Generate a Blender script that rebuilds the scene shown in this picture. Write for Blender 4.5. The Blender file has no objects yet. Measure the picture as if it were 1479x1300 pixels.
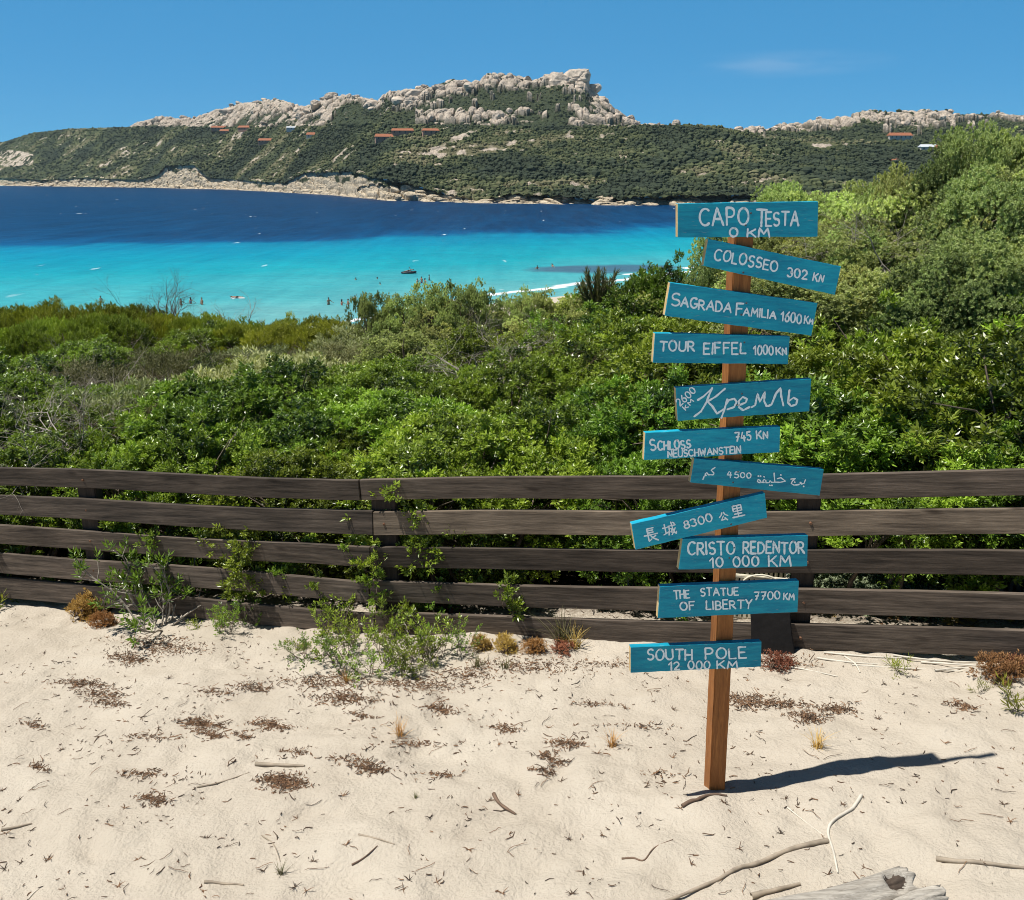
import bpy, bmesh, math, random
import numpy as np
from mathutils import Vector, Matrix, noise as mnoise

random.seed(7)
RNG = np.random.default_rng(11)
scene = bpy.context.scene
col = scene.collection
R = math.radians

# ------------------------------------------------------------------ camera, world, sun
F = 1400.0                       # focal length in photograph pixels
PITCH = R(15.7)
CAM = np.array([0.0, 0.0, 2.4])
CP, SP = math.cos(PITCH), math.sin(PITCH)
cam_data = bpy.data.cameras.new("camera")
cam_data.sensor_fit = 'HORIZONTAL'
cam_data.sensor_width = 36
cam_data.lens = 36 * F / 1479
cam_data.clip_start = 0.05
cam_data.clip_end = 30000
cam = bpy.data.objects.new("camera", cam_data)
cam.location = CAM
cam.rotation_euler = (R(90) - PITCH, 0, 0)
col.objects.link(cam)
scene.camera = cam

SUN_EL = R(66.2)
SUN_AZ = math.atan2(-0.155, -0.988)          # direction towards the sun, in the ground plane (from +X)
sun_dir = Vector((math.cos(SUN_AZ) * math.cos(SUN_EL), math.sin(SUN_AZ) * math.cos(SUN_EL), math.sin(SUN_EL)))
sd = bpy.data.lights.new("sun", 'SUN')
sd.energy = 4.6
sd.angle = R(0.53)
sd.color = (1.0, 0.955, 0.88)
sun = bpy.data.objects.new("sun", sd)
sun.rotation_euler = sun_dir.to_track_quat('Z', 'Y').to_euler()
sun.location = (-20, -5, 40)
col.objects.link(sun)

world = bpy.data.worlds.new("World")
scene.world = world
world.use_nodes = True
wn = world.node_tree
wn.nodes.clear()
w_out = wn.nodes.new('ShaderNodeOutputWorld')
w_bg = wn.nodes.new('ShaderNodeBackground')
w_sky = wn.nodes.new('ShaderNodeTexSky')
w_sky.sky_type = 'NISHITA'
w_sky.sun_disc = False
w_sky.sun_elevation = SUN_EL
w_sky.sun_rotation = math.atan2(sun_dir.x, sun_dir.y)
w_sky.air_density = 0.5
w_sky.dust_density = 0.0
w_sky.ozone_density = 8.0
w_tc = wn.nodes.new('ShaderNodeTexCoord')
w_tint = wn.nodes.new('ShaderNodeMix'); w_tint.data_type = 'RGBA'; w_tint.blend_type = 'MULTIPLY'
w_tint.inputs[0].default_value = 1.0
w_tint.inputs[7].default_value = (0.74, 1.19, 1.19, 1)
wn.links.new(w_sky.outputs[0], w_tint.inputs[6])
# the clear lower sky is an even blue; the higher, unseen sky is warmed to neutralise its fill light
w_sep = wn.nodes.new('ShaderNodeSeparateXYZ'); wn.links.new(w_tc.outputs['Generated'], w_sep.inputs[0])
w_low = wn.nodes.new('ShaderNodeMapRange')
w_low.inputs['From Min'].default_value = 0.20; w_low.inputs['From Max'].default_value = 0.55
w_low.inputs['To Min'].default_value = 0.62; w_low.inputs['To Max'].default_value = 0.0
wn.links.new(w_sep.outputs['Z'], w_low.inputs['Value'])
w_even = wn.nodes.new('ShaderNodeMix'); w_even.data_type = 'RGBA'
wn.links.new(w_low.outputs[0], w_even.inputs[0])
w_hi = wn.nodes.new('ShaderNodeMix'); w_hi.data_type = 'RGBA'; w_hi.blend_type = 'MULTIPLY'
w_hi.inputs[0].default_value = 1.0; w_hi.inputs[7].default_value = (1.45, 1.08, 0.82, 1)
wn.links.new(w_sky.outputs[0], w_hi.inputs[6])
w_lohi = wn.nodes.new('ShaderNodeMix'); w_lohi.data_type = 'RGBA'
w_hm = wn.nodes.new('ShaderNodeMapRange'); w_hm.inputs['From Min'].default_value = 0.20; w_hm.inputs['From Max'].default_value = 0.55
wn.links.new(w_sep.outputs['Z'], w_hm.inputs['Value'])
wn.links.new(w_hm.outputs[0], w_lohi.inputs[0])
wn.links.new(w_tint.outputs[2], w_lohi.inputs[6]); wn.links.new(w_hi.outputs[2], w_lohi.inputs[7])
wn.links.new(w_lohi.outputs[2], w_even.inputs[6])
w_even.inputs[7].default_value = (0.80, 4.40, 8.6, 1)
# a faint wisp of high cloud, fixed to its own direction in the sky
w_map = wn.nodes.new('ShaderNodeMapping')
w_map.inputs['Scale'].default_value = (9, 9, 60)
w_nz = wn.nodes.new('ShaderNodeTexNoise')
w_nz.inputs['Scale'].default_value = 1.0
w_nz.inputs['Detail'].default_value = 5
wn.links.new(w_tc.outputs['Generated'], w_map.inputs['Vector'])
wn.links.new(w_map.outputs[0], w_nz.inputs['Vector'])
w_rr = wn.nodes.new('ShaderNodeMapRange')
w_rr.inputs['From Min'].default_value = 0.42
w_rr.inputs['From Max'].default_value = 0.75
wn.links.new(w_nz.outputs[0], w_rr.inputs['Value'])
_a = (1130 - 739.5) / F; _b = -(92 - 650) / F
wisp = Vector((_a, CP + _b * SP, -SP + _b * CP)).normalized()
w_sub = wn.nodes.new('ShaderNodeVectorMath'); w_sub.operation = 'SUBTRACT'
w_sub.inputs[1].default_value = wisp
wn.links.new(w_tc.outputs['Generated'], w_sub.inputs[0])
w_sc = wn.nodes.new('ShaderNodeVectorMath'); w_sc.operation = 'MULTIPLY'
w_sc.inputs[1].default_value = (9, 9, 75)
wn.links.new(w_sub.outputs[0], w_sc.inputs[0])
w_len = wn.nodes.new('ShaderNodeVectorMath'); w_len.operation = 'LENGTH'
wn.links.new(w_sc.outputs[0], w_len.inputs[0])
w_fall = wn.nodes.new('ShaderNodeMapRange')
w_fall.inputs['From Min'].default_value = 1.0
w_fall.inputs['From Max'].default_value = 0.0
w_fall.inputs['To Max'].default_value = 0.22
wn.links.new(w_len.outputs['Value'], w_fall.inputs['Value'])
w_mul = wn.nodes.new('ShaderNodeMath'); w_mul.operation = 'MULTIPLY'
wn.links.new(w_rr.outputs[0], w_mul.inputs[0]); wn.links.new(w_fall.outputs[0], w_mul.inputs[1])
w_mix = wn.nodes.new('ShaderNodeMix'); w_mix.data_type = 'RGBA'
wn.links.new(w_mul.outputs[0], w_mix.inputs[0])
wn.links.new(w_even.outputs[2], w_mix.inputs[6])
w_mix.inputs[7].default_value = (9, 9.5, 10, 1)
wn.links.new(w_mix.outputs[2], w_bg.inputs['Color'])
w_bg.inputs['Strength'].default_value = 0.062
wn.links.new(w_bg.outputs[0], w_out.inputs[0])

scene.view_settings.view_transform = 'Standard'
scene.view_settings.look = 'None'
scene.view_settings.exposure = 0.45
scene.view_settings.gamma = 1.0
scene.render.engine = 'CYCLES'
scene.cycles.filter_width = 1.0
scene.cycles.max_bounces = 6
scene.cycles.diffuse_bounces = 3
scene.cycles.glossy_bounces = 2
scene.cycles.transmission_bounces = 3
scene.cycles.caustics_reflective = False
scene.cycles.caustics_refractive = False

# ------------------------------------------------------------------ projection helpers
def ray(px, py):
    a = (px - 739.5) / F; b = -(py - 650) / F
    return np.array([a, CP + b * SP, -SP + b * CP])

def slope(py):
    """downward tangent of a photograph row"""
    return np.tan(PITCH + np.arctan((np.asarray(py, float) - 650) / F))

def z_at(py, d):
    return 2.4 - d * slope(py)

def x_at(px, d, z):
    return (np.asarray(px, float) - 739.5) / F * (d * CP + (2.4 - z) * SP)

SEA = -14.2

# ------------------------------------------------------------------ noise (numpy)
def _hash(ix, iy, seed):
    h = (ix.astype(np.int64) * 374761393 + iy.astype(np.int64) * 668265263 + seed * 1442695041) & 0xFFFFFFFF
    h = ((h ^ (h >> 13)) * 1274126177) & 0xFFFFFFFF
    h = (h ^ (h >> 16)) & 0xFFFFFFFF
    return h / 4294967295.0

def vnoise(x, y, seed=0):
    x = np.asarray(x, float); y = np.asarray(y, float)
    ix = np.floor(x); iy = np.floor(y)
    fx = x - ix; fy = y - iy
    fx = fx * fx * (3 - 2 * fx); fy = fy * fy * (3 - 2 * fy)
    a = _hash(ix, iy, seed); b = _hash(ix + 1, iy, seed)
    c = _hash(ix, iy + 1, seed); d = _hash(ix + 1, iy + 1, seed)
    return (a * (1 - fx) + b * fx) * (1 - fy) + (c * (1 - fx) + d * fx) * fy

def fbm(x, y, seed=0, octv=4):
    s = 0; a = 0.5; t = 0
    for o in range(octv):
        s = s + a * vnoise(x * 2 ** o + 17.3 * o, y * 2 ** o - 9.1 * o, seed + o); t += a; a *= 0.5
    return s / t

def worley(x, y, seed=0):
    """distance to the nearest and second nearest feature point, and the cell's random value"""
    x = np.asarray(x, float); y = np.asarray(y, float)
    ix = np.floor(x); iy = np.floor(y)
    f1 = np.full(x.shape, 9.0); f2 = np.full(x.shape, 9.0); cid = np.zeros(x.shape)
    for dx in (-1, 0, 1):
        for dy in (-1, 0, 1):
            cx = ix + dx; cy = iy + dy
            px = cx + _hash(cx, cy, seed); py = cy + _hash(cx, cy, seed + 91)
            d = np.hypot(px - x, py - y)
            n = d < f1
            f2 = np.where(n, f1, np.minimum(f2, d))
            cid = np.where(n, _hash(cx, cy, seed + 173), cid)
            f1 = np.where(n, d, f1)
    return f1, f2, cid

# ------------------------------------------------------------------ object helpers
def tag(o, label=None, cat=None, group=None, kind=None):
    if label: o["label"] = label
    if cat: o["category"] = cat
    if group: o["group"] = group
    if kind: o["kind"] = kind
    return o

def link(name, me, parent=None, loc=None):
    o = bpy.data.objects.new(name, me)
    col.objects.link(o)
    if loc is not None: o.location = loc
    if parent is not None: o.parent = parent
    return o

def empty(name, loc=(0, 0, 0), rz=0.0):
    o = bpy.data.objects.new(name, None)
    o.empty_display_size = 0.1
    o.location = loc; o.rotation_euler = (0, 0, rz)
    col.objects.link(o)
    return o

def mesh_np(name, V, Fc, mat=None, tint=None, smooth=False, midx=None, mats=None, fattr=None, vattr=None):
    """a mesh from numpy arrays; all faces have the same number of corners"""
    V = np.ascontiguousarray(V, np.float32); Fc = np.ascontiguousarray(Fc, np.int32)
    me = bpy.data.meshes.new(name)
    k = Fc.shape[1]; nf = len(Fc)
    me.vertices.add(len(V)); me.vertices.foreach_set('co', V.ravel())
    me.loops.add(nf * k); me.loops.foreach_set('vertex_index', Fc.ravel())
    me.polygons.add(nf)
    me.polygons.foreach_set('loop_start', np.arange(0, nf * k, k, dtype=np.int32))
    me.polygons.foreach_set('loop_total', np.full(nf, k, np.int32))
    if midx is not None: me.polygons.foreach_set('material_index', np.asarray(midx, np.int32))
    me.update(calc_edges=True)
    me.polygons.foreach_set('use_smooth', np.full(nf, bool(smooth)))
    if tint is not None:
        a = me.attributes.new('tint', 'FLOAT', 'FACE'); a.data.foreach_set('value', np.asarray(tint, np.float32))
    if fattr:
        for n_, v_ in fattr.items():
            a = me.attributes.new(n_, 'FLOAT', 'FACE'); a.data.foreach_set('value', np.asarray(v_, np.float32))
    if vattr:
        for n_, v_ in vattr.items():
            a = me.attributes.new(n_, 'FLOAT', 'POINT'); a.data.foreach_set('value', np.asarray(v_, np.float32))
    for m in (mats or ([mat] if mat else [])): me.materials.append(m)
    return me

def grid_faces(nr, nc):
    i = np.arange(nr - 1)[:, None] * nc + np.arange(nc - 1)[None, :]
    i = i.ravel()
    return np.stack([i, i + 1, i + nc + 1, i + nc], 1)

def copy_tree(o, parent=None):
    c = o.copy(); col.objects.link(c)
    if parent is not None: c.parent = parent
    for ch in list(o.children): copy_tree(ch, c)
    return c

class TB:
    """collects tapered tubes along polylines"""
    def __init__(s, sides=4): s.V = []; s.F = []; s.T = []; s.n = 0; s.k = sides
    def tube(s, pts, radii, tint=0.5):
        pts = [Vector(p) for p in pts]; k = s.k; m = len(pts)
        up = Vector((0.31, 0.17, 0.93))
        for i, p in enumerate(pts):
            d = (pts[min(i + 1, m - 1)] - pts[max(i - 1, 0)])
            if d.length < 1e-9: d = Vector((0, 0, 1))
            d.normalize()
            a = d.cross(up)
            if a.length < 0.05: a = d.cross(Vector((1, 0, 0)))
            a.normalize(); b = d.cross(a)
            r = radii[i] if hasattr(radii, '__len__') else radii
            for j in range(k):
                t = 2 * math.pi * j / k
                s.V.append(p + a * (r * math.cos(t)) + b * (r * math.sin(t)))
        for i in range(m - 1):
            for j in range(k):
                a0 = s.n + i * k + j; a1 = s.n + i * k + (j + 1) % k
                s.F.append((a0, a1, a1 + k, a0 + k)); s.T.append(tint)
        # end caps as degenerate-free fans folded into quads (k == 4) or left closed by taper
        if k == 4:
            s.F.append((s.n + 3, s.n + 2, s.n + 1, s.n)); s.T.append(tint)
            e = s.n + (m - 1) * k
            s.F.append((e, e + 1, e + 2, e + 3)); s.T.append(tint)
        s.n += m * k
    def mesh(s, name, mat, smooth=True):
        return mesh_np(name, np.array([tuple(v) for v in s.V]), np.array(s.F), mat, tint=s.T, smooth=smooth)

# ------------------------------------------------------------------ materials
def new_mat(name):
    m = bpy.data.materials.new(name); m.use_nodes = True
    nt = m.node_tree
    return m, nt, nt.nodes['Principled BSDF'], nt.nodes, nt.links

def ramp(nodes, stops, interp='LINEAR'):
    r = nodes.new('ShaderNodeValToRGB'); r.color_ramp.interpolation = interp
    el = r.color_ramp.elements
    while len(el) < len(stops): el.new(0.5)
    for e, (p, c) in zip(el, stops):
        e.position = p; e.color = (*c, 1) if len(c) == 3 else c
    return r

def noise_node(nt, scale, detail=4, rough=0.55, coord='Object', mapping=None, dist=0.0, rot=0.0):
    tc = nt.nodes.new('ShaderNodeTexCoord'); nz = nt.nodes.new('ShaderNodeTexNoise')
    nz.inputs['Scale'].default_value = scale; nz.inputs['Detail'].default_value = detail
    nz.inputs['Roughness'].default_value = rough; nz.inputs['Distortion'].default_value = dist
    src = tc.outputs[coord]
    if rot:
        m0 = nt.nodes.new('ShaderNodeMapping'); m0.inputs['Rotation'].default_value = (0, 0, rot)
        nt.links.new(src, m0.inputs['Vector']); src = m0.outputs[0]
        m1 = nt.nodes.new('ShaderNodeMapping'); m1.inputs['Rotation'].default_value = (0, R(5.2), 0)
        nt.links.new(src, m1.inputs['Vector']); src = m1.outputs[0]
    if mapping:
        mp = nt.nodes.new('ShaderNodeMapping'); mp.inputs['Scale'].default_value = mapping
        nt.links.new(src, mp.inputs['Vector']); src = mp.outputs[0]
    nt.links.new(src, nz.inputs['Vector'])
    return nz

def bump(nt, height, strength, dist, normal=None):
    b = nt.nodes.new('ShaderNodeBump'); b.inputs['Strength'].default_value = strength
    b.inputs['Distance'].default_value = dist
    nt.links.new(height, b.inputs['Height'])
    if normal: nt.links.new(normal, b.inputs['Normal'])
    return b

def mixc(nt, fac, a, b, blend='MIX'):
    m = nt.nodes.new('ShaderNodeMix'); m.data_type = 'RGBA'; m.blend_type = blend
    for sock, v in ((m.inputs[0], fac), (m.inputs[6], a), (m.inputs[7], b)):
        if isinstance(v, (int, float)): sock.default_value = v
        elif isinstance(v, tuple): sock.default_value = (*v, 1)
        else: nt.links.new(v, sock)
    return m.outputs[2]

def mathn(nt, op, a, b=None, c=None, clamp=False):
    m = nt.nodes.new('ShaderNodeMath'); m.operation = op; m.use_clamp = clamp
    for i, v in enumerate((a, b, c)):
        if v is None: continue
        if isinstance(v, (int, float)): m.inputs[i].default_value = v
        else: nt.links.new(v, m.inputs[i])
    return m.outputs[0]

def simple(name, c, rough=0.7, var=0.25, scale=8.0, bmp=0.3, bdist=0.01, spec=0.3, mapping=None):
    m, nt, p, N, L = new_mat(name)
    nz = noise_node(nt, scale, 5, mapping=mapping)
    lo = tuple(x * (1 - var) for x in c); hi = tuple(min(1, x * (1 + var)) for x in c)
    r = ramp(N, [(0.3, lo), (0.7, hi)])
    L.new(nz.outputs[0], r.inputs[0]); L.new(r.outputs[0], p.inputs['Base Color'])
    p.inputs['Roughness'].default_value = rough
    p.inputs['Specular IOR Level'].default_value = spec
    if bmp: L.new(bump(nt, nz.outputs[0], bmp, bdist).outputs[0], p.inputs['Normal'])
    return m

def leaf_mat(name, dark, light, rough=0.42, trans=0.25, spec=0.4, obj_var=0.30):
    m, nt, p, N, L = new_mat(name)
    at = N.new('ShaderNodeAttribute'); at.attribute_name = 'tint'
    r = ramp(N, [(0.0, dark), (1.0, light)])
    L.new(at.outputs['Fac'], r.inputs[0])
    oi = N.new('ShaderNodeObjectInfo')
    hs = N.new('ShaderNodeHueSaturation')
    mr = N.new('ShaderNodeMapRange'); mr.inputs['To Min'].default_value = 0.5 - 0.028; mr.inputs['To Max'].default_value = 0.5 + 0.018
    L.new(oi.outputs['Random'], mr.inputs['Value']); L.new(mr.outputs[0], hs.inputs['Hue'])
    mv = N.new('ShaderNodeMapRange'); mv.inputs['To Min'].default_value = 1 - obj_var; mv.inputs['To Max'].default_value = 1 + obj_var
    sh = mathn(nt, 'FRACT', mathn(nt, 'MULTIPLY', oi.outputs['Random'], 7.31))
    L.new(sh, mv.inputs['Value']); L.new(mv.outputs[0], hs.inputs['Value'])
    L.new(r.outputs[0], hs.inputs['Color'])
    L.new(hs.outputs[0], p.inputs['Base Color'])
    p.inputs['Roughness'].default_value = rough
    p.inputs['Specular IOR Level'].default_value = spec
    tr = N.new('ShaderNodeBsdfTranslucent')
    tc = mixc(nt, 1.0, hs.outputs[0], (1.3, 1.35, 0.6), 'MULTIPLY')
    L.new(tc, tr.inputs['Color'])
    mx = N.new('ShaderNodeMixShader'); mx.inputs[0].default_value = trans
    L.new(p.outputs[0], mx.inputs[1]); L.new(tr.outputs[0], mx.inputs[2])
    L.new(mx.outputs[0], N['Material Output'].inputs[0])
    return m

M = {}
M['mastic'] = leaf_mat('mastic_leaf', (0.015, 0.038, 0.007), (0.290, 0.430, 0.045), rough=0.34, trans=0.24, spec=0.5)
M['mastic_dark'] = leaf_mat('shaded_mastic_leaf', (0.018, 0.038, 0.008), (0.210, 0.290, 0.036), rough=0.34, trans=0.22, spec=0.5)  # mastic copy with the overhang's shade put into its leaf colour
M['juniper'] = leaf_mat('juniper_leaf', (0.060, 0.092, 0.030), (0.540, 0.620, 0.225), rough=0.6, trans=0.2, spec=0.25)
M['heath'] = leaf_mat('heath_leaf', (0.080, 0.115, 0.018), (0.280, 0.330, 0.035), rough=0.6, trans=0.2, spec=0.25)
M['sage'] = leaf_mat('sage_leaf', (0.130, 0.155, 0.065), (0.370, 0.410, 0.200), rough=0.7, trans=0.2, spec=0.2)
M['dusky'] = leaf_mat('dusky_leaf', (0.080, 0.088, 0.035), (0.280, 0.280, 0.130), rough=0.6, trans=0.15, spec=0.25)
M['silver'] = leaf_mat('silver_leaf', (0.170, 0.220, 0.130), (0.370, 0.440, 0.290), rough=0.8, trans=0.15, spec=0.2)
M['straw'] = leaf_mat('straw_leaf', (0.34, 0.20, 0.05), (0.66, 0.46, 0.17), rough=0.8, trans=0.15, spec=0.2)
M['rust'] = leaf_mat('rust_leaf', (0.20, 0.085, 0.04), (0.46, 0.24, 0.12), rough=0.8, trans=0.15, spec=0.2)
M['stem'] = simple('stem_bark', (0.17, 0.135, 0.105), 0.85, 0.4, 30, 0.4, 0.003)
M['dead'] = simple('dead_twig', (0.36, 0.32, 0.27), 0.9, 0.35, 25, 0.3, 0.003)
M['deadbrown'] = simple('brown_twig', (0.15, 0.10, 0.07), 0.9, 0.35, 25, 0.3, 0.003)
M['white_paint'] = None

# ------------------------------------------------------------------ ground
def y_shore(x):
    return np.interp(x, [-160, -100, -40, -21, -12, -5, 19, 60, 120, 170, 205, 240], [52, 60, 82, 102, 121, 131, 152, 188, 272, 400, 560, 600])

def g_base(x, y):
    x = np.asarray(x, float); y = np.asarray(y, float)
    xc = 6 * np.tanh(x / 6.5) * 1.02
    z = 0.083 * xc - 0.091 * np.minimum(y, 6.5) + 0.24
    z = z - 0.055 * np.maximum(y - 6.5, 0) - 0.115 * np.maximum(y - 15, 0)
    beach = SEA + np.minimum(0.10 * (y_shore(x) - y), 0.7 + 0.004 * (y_shore(x) - y))
    return np.maximum(np.minimum(z, np.where(y > 60, beach, 99)), np.minimum(beach, z + 40))

FOOT = [(random.uniform(-3.2, 3.4), random.uniform(2.0, 4.6), random.uniform(0, 6.28), random.uniform(.8, 1.25)) for _ in range(60)]
def g_z(x, y):
    x = np.asarray(x, float); y = np.asarray(y, float)
    z = g_base(x, y)
    near = np.clip((9 - y) / 2, 0, 1)
    z = z + near * (0.050 * (fbm(x * 0.9, y * 0.9, 3, 3) - 0.5) + 0.066 * (fbm(x * 3.1, y * 3.1, 5, 3) - 0.5) + 0.032 * (fbm(x * 9, y * 9, 8, 3) - 0.5))
    for fx, fy, fa, fs in FOOT:
        dx = x - fx; dy = y - fy
        m = (np.abs(dx) < 0.4) & (np.abs(dy) < 0.4)
        if not np.any(m): continue
        u = (dx * math.cos(fa) + dy * math.sin(fa)) / (0.125 * fs); v = (-dx * math.sin(fa) + dy * math.cos(fa)) / (0.06 * fs)
        q = u * u + v * v
        z = z + np.where(m, -0.013 * np.exp(-q) + 0.006 * np.exp(-(np.sqrt(q) - 1.7) ** 2 * 3), 0)
    # a little drift of sand heaped where the sign post stands and along the fence foot
    z = z + 0.018 * np.exp(-((x - 0.85) ** 2 + (y - 3.40) ** 2) / 0.03)
    return z

def on_ground(px, py, lift=0.0):
    r = ray(px, py); t = 3.0
    for _ in range(40):
        p = CAM + r * t
        gz = float(g_z(np.array([p[0]]), np.array([p[1]]))[0])
        t += (gz - p[2]) / r[2] * 0.9
    p = CAM + r * t
    return Vector((p[0], p[1], float(g_z(np.array([p[0]]), np.array([p[1]]))[0]) + lift))

def build_ground():
    xs = np.concatenate([np.linspace(-160, -8, 60)[:-1], np.linspace(-8, -3.6, 60)[:-1], np.arange(-3.6, 3.4, 0.0145), np.linspace(3.4, 9, 70), np.linspace(9, 240, 70)[1:]])
    ys = np.concatenate([np.linspace(-14, 1.9, 40)[:-1], np.arange(1.9, 5.2, 0.0145), np.arange(5.2, 7.4, 0.03), np.linspace(7.4, 40, 90), np.linspace(40, 620, 120)[1:]])
    X, Y = np.meshgrid(xs, ys)
    Z = g_z(X, Y)
    V = np.stack([X, Y, Z], -1).reshape(-1, 3)
    m, nt, p, N, L = new_mat('sand')
    geo = N.new('ShaderNodeNewGeometry'); sep = N.new('ShaderNodeSeparateXYZ'); L.new(geo.outputs['Position'], sep.inputs[0])
    n1 = noise_node(nt, 1.7, 5); n2 = noise_node(nt, 260, 3, 0.7); n3 = noise_node(nt, 60, 4, 0.6)
    r1 = ramp(N, [(0.3, (0.450, 0.395, 0.320)), (0.72, (0.525, 0.470, 0.388))])
    L.new(n1.outputs[0], r1.inputs[0])
    r2 = ramp(N, [(0.25, (0.72, 0.70, 0.68)), (0.55, (1, 1, 1)), (0.8, (1.08, 1.08, 1.1))])
    L.new(n2.outputs[0], r2.inputs[0])
    c = mixc(nt, 0.6, r1.outputs[0], r2.outputs[0], 'MULTIPLY')
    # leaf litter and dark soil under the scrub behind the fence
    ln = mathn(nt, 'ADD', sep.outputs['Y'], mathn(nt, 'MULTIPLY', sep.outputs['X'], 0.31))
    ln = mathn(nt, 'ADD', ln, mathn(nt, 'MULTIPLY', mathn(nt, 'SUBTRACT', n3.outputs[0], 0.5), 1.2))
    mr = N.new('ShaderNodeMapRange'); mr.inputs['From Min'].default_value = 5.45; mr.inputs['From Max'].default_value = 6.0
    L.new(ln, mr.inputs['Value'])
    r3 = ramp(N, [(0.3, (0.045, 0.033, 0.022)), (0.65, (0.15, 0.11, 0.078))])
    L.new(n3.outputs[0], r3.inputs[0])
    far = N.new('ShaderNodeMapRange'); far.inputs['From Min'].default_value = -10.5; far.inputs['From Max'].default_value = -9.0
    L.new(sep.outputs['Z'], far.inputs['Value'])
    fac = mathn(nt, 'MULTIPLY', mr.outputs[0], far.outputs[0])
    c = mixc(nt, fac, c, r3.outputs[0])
    L.new(c, p.inputs['Base Color'])
    p.inputs['Roughness'].default_value = 0.95; p.inputs['Specular IOR Level'].default_value = 0.15
    b1 = bump(nt, n3.outputs[0], 0.85, 0.014)
    b2 = bump(nt, n2.outputs[0], 0.5, 0.003, b1.outputs[0])
    L.new(b2.outputs[0], p.inputs['Normal'])
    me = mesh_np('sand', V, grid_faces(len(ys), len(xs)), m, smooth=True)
    tag(link('sand', me), 'pale beige sand sloping from the boardwalk down under the scrub to the beach', None, None, 'structure')
build_ground()

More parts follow.
